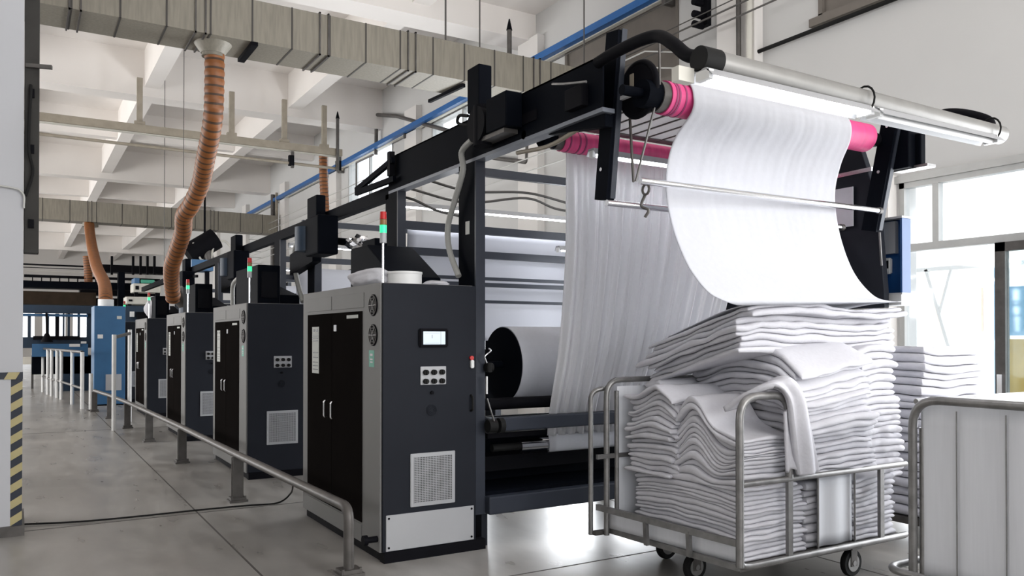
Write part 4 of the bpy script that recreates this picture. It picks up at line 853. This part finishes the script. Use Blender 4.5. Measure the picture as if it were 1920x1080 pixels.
for i, (a, b) in enumerate((((1300, -20), (1090, 88)), ((1340, -10), (1090, 130)), ((1400, -10), (1200, 90)), ((1460, -14), (1180, 120)))):
    p, q = hit(*a, 'X', 8.1), hit(*b, 'X', 8.1); d = (p-q).normalized(); p = p+d*.5; q = q-d*5
    p.z = q.z = (p.z+q.z)/2
    tag(MB().cyl(p, q, .014 if i > 1 else .009, 6).build('wire', 'wire'), wl[i], 'wire', None)
for i in range(6):
    z = 4.6+i*.24
    tag(MB().tube([(8.49, 9, z), (7.9, 9.3, z), (7.9, 14, z-.02), (7.9, 20, z), (7.9, 33.7, z-.02), (8.49, 34, z)], .012, 5).build('wire', 'wirel'), 'pale thin wire of the bundle strung along the right wall toward the far duct', 'wire', 'wires strung along the right wall')
for i, (x, y0, y1, Y) in enumerate(((345, 90, 352, 19.5), (309, 200, 490, 20.4))):
    p, q = hit(x, y0, 'Y', Y), hit(x+2, y1, 'Y', Y)
    tag(MB().cyl((p.x, Y, 8.38), (p.x, Y, q.z), .008, 6).build('pull_cord', 'wire'), ['thin cord hanging from the ceiling just left of the orange hose', 'thinner cord hanging from the ceiling left of the first cord'][i], 'cord')
for i, (x, y0, Y) in enumerate(((955, 45, 11.2), (633, 215, 19.88))):
    p = hit(x, y0, 'Y', Y); p2 = hit(x, y0+68 if i == 0 else 320, 'Y', Y)
    t = thing('standpipe', ['short upright pipe with a pointed tip above the near duct', 'upright dark pipe with pointed tip at the end of the trunking'][i], 'pipe', (p.x, Y, p2.z))
    MB().cyl((p.x, Y, p2.z), (p.x, Y, p.z-.1), .04, 10).build('pipe', 'steeld', t); MB().cyl((p.x, Y, p.z-.1), (p.x, Y, p.z+.08), .05, 10, r2=.01).build('tip', 'black2', t)

# ------------------------------------------------------------------ far machines
bc = thing('blue_cabinet', 'bright blue cabinet at the far end of the cabinet row', 'cabinet', (1.8, 21, 0))
box((1.48, 21, .03), (2.13, 21.9, 2.3)).build('body', 'bluep', bc, bevel=.01)
box((1.72, 20.975, .35), (2.05, 21, .72)).build('vent', 'silver2', bc); box((1.55, 20.985, 1.55), (1.66, 21, 1.64)).build('switch', 'white', bc)
box((1.95, 20.98, 2.0), (2.05, 21, 2.07)).build('lamp', 'paper', bc); box((1.5, 21.02, 0), (2.1, 21.88, .03)).build('plinth', 'black2', bc)
p = hit(198, 566, 'Y', 21.6); MB().cyl((p.x, 21.5, 2.3), (p.x, 21.5, 2.47), .17, 20).build('duct_collar', 'white', bc)
bmn = thing('blue_machine', 'deep blue far machine with open window bays left of the blue cabinet', 'machine', (.9, 27, 0))
def fb(x0, y0, x1, y1, Y, dep, m, nm, par=bmn):
    a, b = hit(x0, y0, 'Y', Y), hit(x1, y1, 'Y', Y); return box((a.x, Y, a.z), (b.x, Y+dep, b.z)).build(nm, m, par)
fb(30, 571, 178, 588, 27, .5, 'bluepd', 'top_beam'); fb(30, 588, 165, 594, 27.1, .3, 'bluep', 'lower_beam')
fb(30, 632, 175, 652, 27, 1.2, 'bluepd', 'desk_beam'); fb(60, 645, 165, 668, 26.9, .5, 'bluep', 'apron')
for x0, x1 in ((52, 58), (88, 92), (104, 111), (118, 121), (127, 131), (146, 150), (163, 177)): fb(x0, 588, x1, 640, 27.2, .2, 'bluepd' if x0 != 104 else 'black2', 'post')
fb(60, 668, 176, 757 if False else 700, 27.3, 1.5, 'black', 'under_frame'); a = hit(176, 700, 'Y', 27.3); box((1.0, 27.3, 0), (2.7, 29, 1.0)).build('base', 'bluepd', bmn)
for x0, x1, y0, y1 in ((130, 150, 645, 650), (152, 162, 640, 644)): fb(x0, y0, x1, y1, 26.85, .1, 'white', 'light_strip')
fb(62, 630, 150, 637, 26.9, .15, 'black2', 'roller_bar')
am = thing('arm_light', 'black hanging lamp arm in front of the blue machine bays', 'lamp', hit(88, 640, 'Y', 26.6)); p = hit(88, 586, 'Y', 26.6); p.y = 27.02; q = hit(88, 625, 'Y', 26.6)
MB().cyl(p, q, .03, 8).build('stem', 'black2', am); MB().cyl(q, (q.x, q.y, q.z-.25), .05, 12, r2=.16).build('shade', 'black2', am)
# dark overhead machinery in the distance
dm = thing('dark_gantry', 'dark overhead gantry of machinery crossing far behind the blue cabinet', 'gantry', (3, 34, 0))
def gb(x0, y0, x1, y1, Y, dep, m, nm): return fb(x0, y0, x1, y1, Y, dep, m, nm, dm)
gb(30, 525, 290, 545, 34, 1, 'black', 'beam'); gb(30, 545, 180, 572, 33, 1.2, 'rust', 'duct_section'); gb(30, 500, 172, 505, 37, .3, 'black2', 'crossbar'); gb(150, 528, 300, 556, 36, .8, 'black2', 'deep_beam'); gb(60, 556, 290, 575, 35, 1, 'black2', 'lower_beam')  # duct_section is one even dark brown
gb(180, 495, 310, 514, 40, .8, 'black2', 'high_beam'); gb(40, 496, 180, 499, 38, .2, 'black2', 'high_rail'); gb(45, 519, 300, 523, 36, .2, 'black2', 'rail')
for x in (208, 248, 262, 275, 288): gb(x, 480, x+4, 515, 39, .15, 'black2', 'hanger')
for x in range(60, 180, 17): gb(x, 520, x+2, 530, 36, .15, 'black2', 'hanger')
gb(50, 508, 175, 512, 38, .2, 'cream', 'pale_rail')
gb(222, 510, 234, 590, 33.5, .4, 'black', 'leg'); a, b = hit(222, 590, 'Y', 33.5), hit(234, 590, 'Y', 33.5); box((a.x, 33.5, 0), (b.x, 33.9, a.z)).build('leg', 'black', dm)
a, b = hit(30, 600, 'Y', 33.2), hit(48, 600, 'Y', 33.2); box((a.x-.5, 33.2, 0), (b.x-.3, 33.8, 2.9)).build('leg', 'black', dm)
for i, (x0, y0, x1, y1, m, Y, l) in enumerate(((250, 531, 302, 549, 'cream', 28, 'upper cream machine casing beyond the third cabinet, left of the hose foot'), (237, 556, 285, 571, 'cream', 26, 'lower cream machine casing just right of the blue cabinet'), (264, 524, 290, 531.5, 'green', 28.1, 'small green-grey box on the upper cream casing'), (252, 521, 262, 531.5, 'bluep', 28.1, 'small blue motor beside the cream casing'))):
    a, b = hit(x0, y0, 'Y', Y), hit(x1, y1, 'Y', Y)
    t = thing('machine_casing', l, 'casing', (a.x, Y, b.z)); box((a.x, Y, b.z), (b.x, Y+.8, a.z)).build('casing', m, t, bevel=.02)
    if m == 'cream': MB().box((a.x+.05, Y+.1, 0), (a.x+.15, Y+.2, b.z)).box((b.x-.15, Y+.1, 0), (b.x-.05, Y+.2, b.z)).build('leg', 'black2', t); box((a.x+.06, Y-.02, b.z+.08), (a.x+.16, Y, a.z-.08)).build('badge', 'black2', t)
dk = thing('dark_machine', 'dark machine block with white top pipe behind the fourth cabinet', 'machine', (4, 24.5, 0))
a, b = hit(235, 573, 'Y', 24), hit(300, 573, 'Y', 24); box((a.x, 24, 0), (b.x, 25.5, a.z)).build('body', 'bluepd', dk)
fb(244, 584, 252, 594, 23.9, .1, 'white', 'label_plate', dk); fb(258, 585, 300, 600, 23.8, .2, 'black2', 'panel', dk)
MB().tube(smooth_path([hit(x, y, 'Y', 20) for x, y in ((283, 600), (284, 575), (292, 562), (310, 560))]), .04, 10).build('white_pipe', 'white', dk)
blob('white_drum_bag', tuple(hit(296, 598, 'Y', 18.6)), (.25, .3, .28), 'cloth2', 'white bagged bundle on top of the fourth cabinet', 'bundle', 5)
bs = thing('blue_sign', 'blue board mounted over the third machine beneath the overhead rail', 'board', hit(380, 510, 'Y', 17.5))
a, b = hit(360, 486, 'Y', 18), hit(400, 508, 'Y', 18); box((a.x, 18, b.z), (b.x, 18.6, a.z)).build('board', 'bluep', bs); box((b.x-.12, 18.2, 1.955), (b.x-.04, 18.3, b.z)).build('post', 'black2', bs)
ff = thing('dark_fan', 'dark inclined fan housing between the far duct and the cabinets', 'fan', hit(385, 470, 'Y', 24))
MB().cyl(hit(352, 478, 'Y', 24), hit(405, 447, 'Y', 24), .3, 20).build('housing', 'black2', ff); MB().cyl(hit(385, 455, 'Y', 23.9), hit(392, 490, 'Y', 23.9), .14, 16).build('outlet', 'steeld', ff)
p = hit(385, 455, 'Y', 24); MB().cyl((p.x, 24.1, p.z), (p.x, 24.1, 8.38), .03, 8).build('hanger', 'black2', ff)
MB().tube(smooth_path([hit(x, y, 'Y', 23.8) for x, y in ((362, 455), (370, 475), (380, 492))]), .03, 6).build('cable', 'cream', ff)
MB().tube(smooth_path([hit(x, y, 'Y', 23.8) for x, y in ((395, 490), (402, 460), (420, 452), (432, 462))]), .03, 6).build('cable', 'cream', ff)
mb2 = thing('red_hose', 'red hose trailing behind the third cabinet signal tower', 'hose', (2.9, 16, 2)); MB().tube(smooth_path([hit(x, y, 'Y', 16) for x, y in ((362, 550), (368, 568), (385, 575), (398, 574))]), .03, 8).build('hose', 'red', mb2)
wt = thing('far_table', 'low pale worktable beyond the hazard column', 'table', (.4, 30, 0))
a, b = hit(40, 680, 'Y', 29), hit(66, 690, 'Y', 29); MB().prism([(29, .75), (30.5, .75), (30.5, .95), (29.3, .95)], 'X', a.x-1, b.x).build('top', 'cream', wt)
for x in (a.x-.9, b.x-.1): MB().box((x, 29.2, 0), (x+.06, 29.26, .75)).build('leg', 'steeld', wt)
# pipes behind the wall uprights at the far bay
vp = thing('vertical_pipe', 'dark vertical pipe bundle at the right wall by the far duct end', 'pipe', hit(510, 480, 'X', 8.2))
p = hit(512, 380, 'X', 8.25); MB().cyl((8.25, p.y, 0.3), (8.25, p.y, 7.0), .09, 12).build('pipe', 'steeld', vp); MB().cyl((8.25, p.y-.5, .3), (8.25, p.y-.5, 7.0), .05, 10).build('pipe', 'beige', vp)
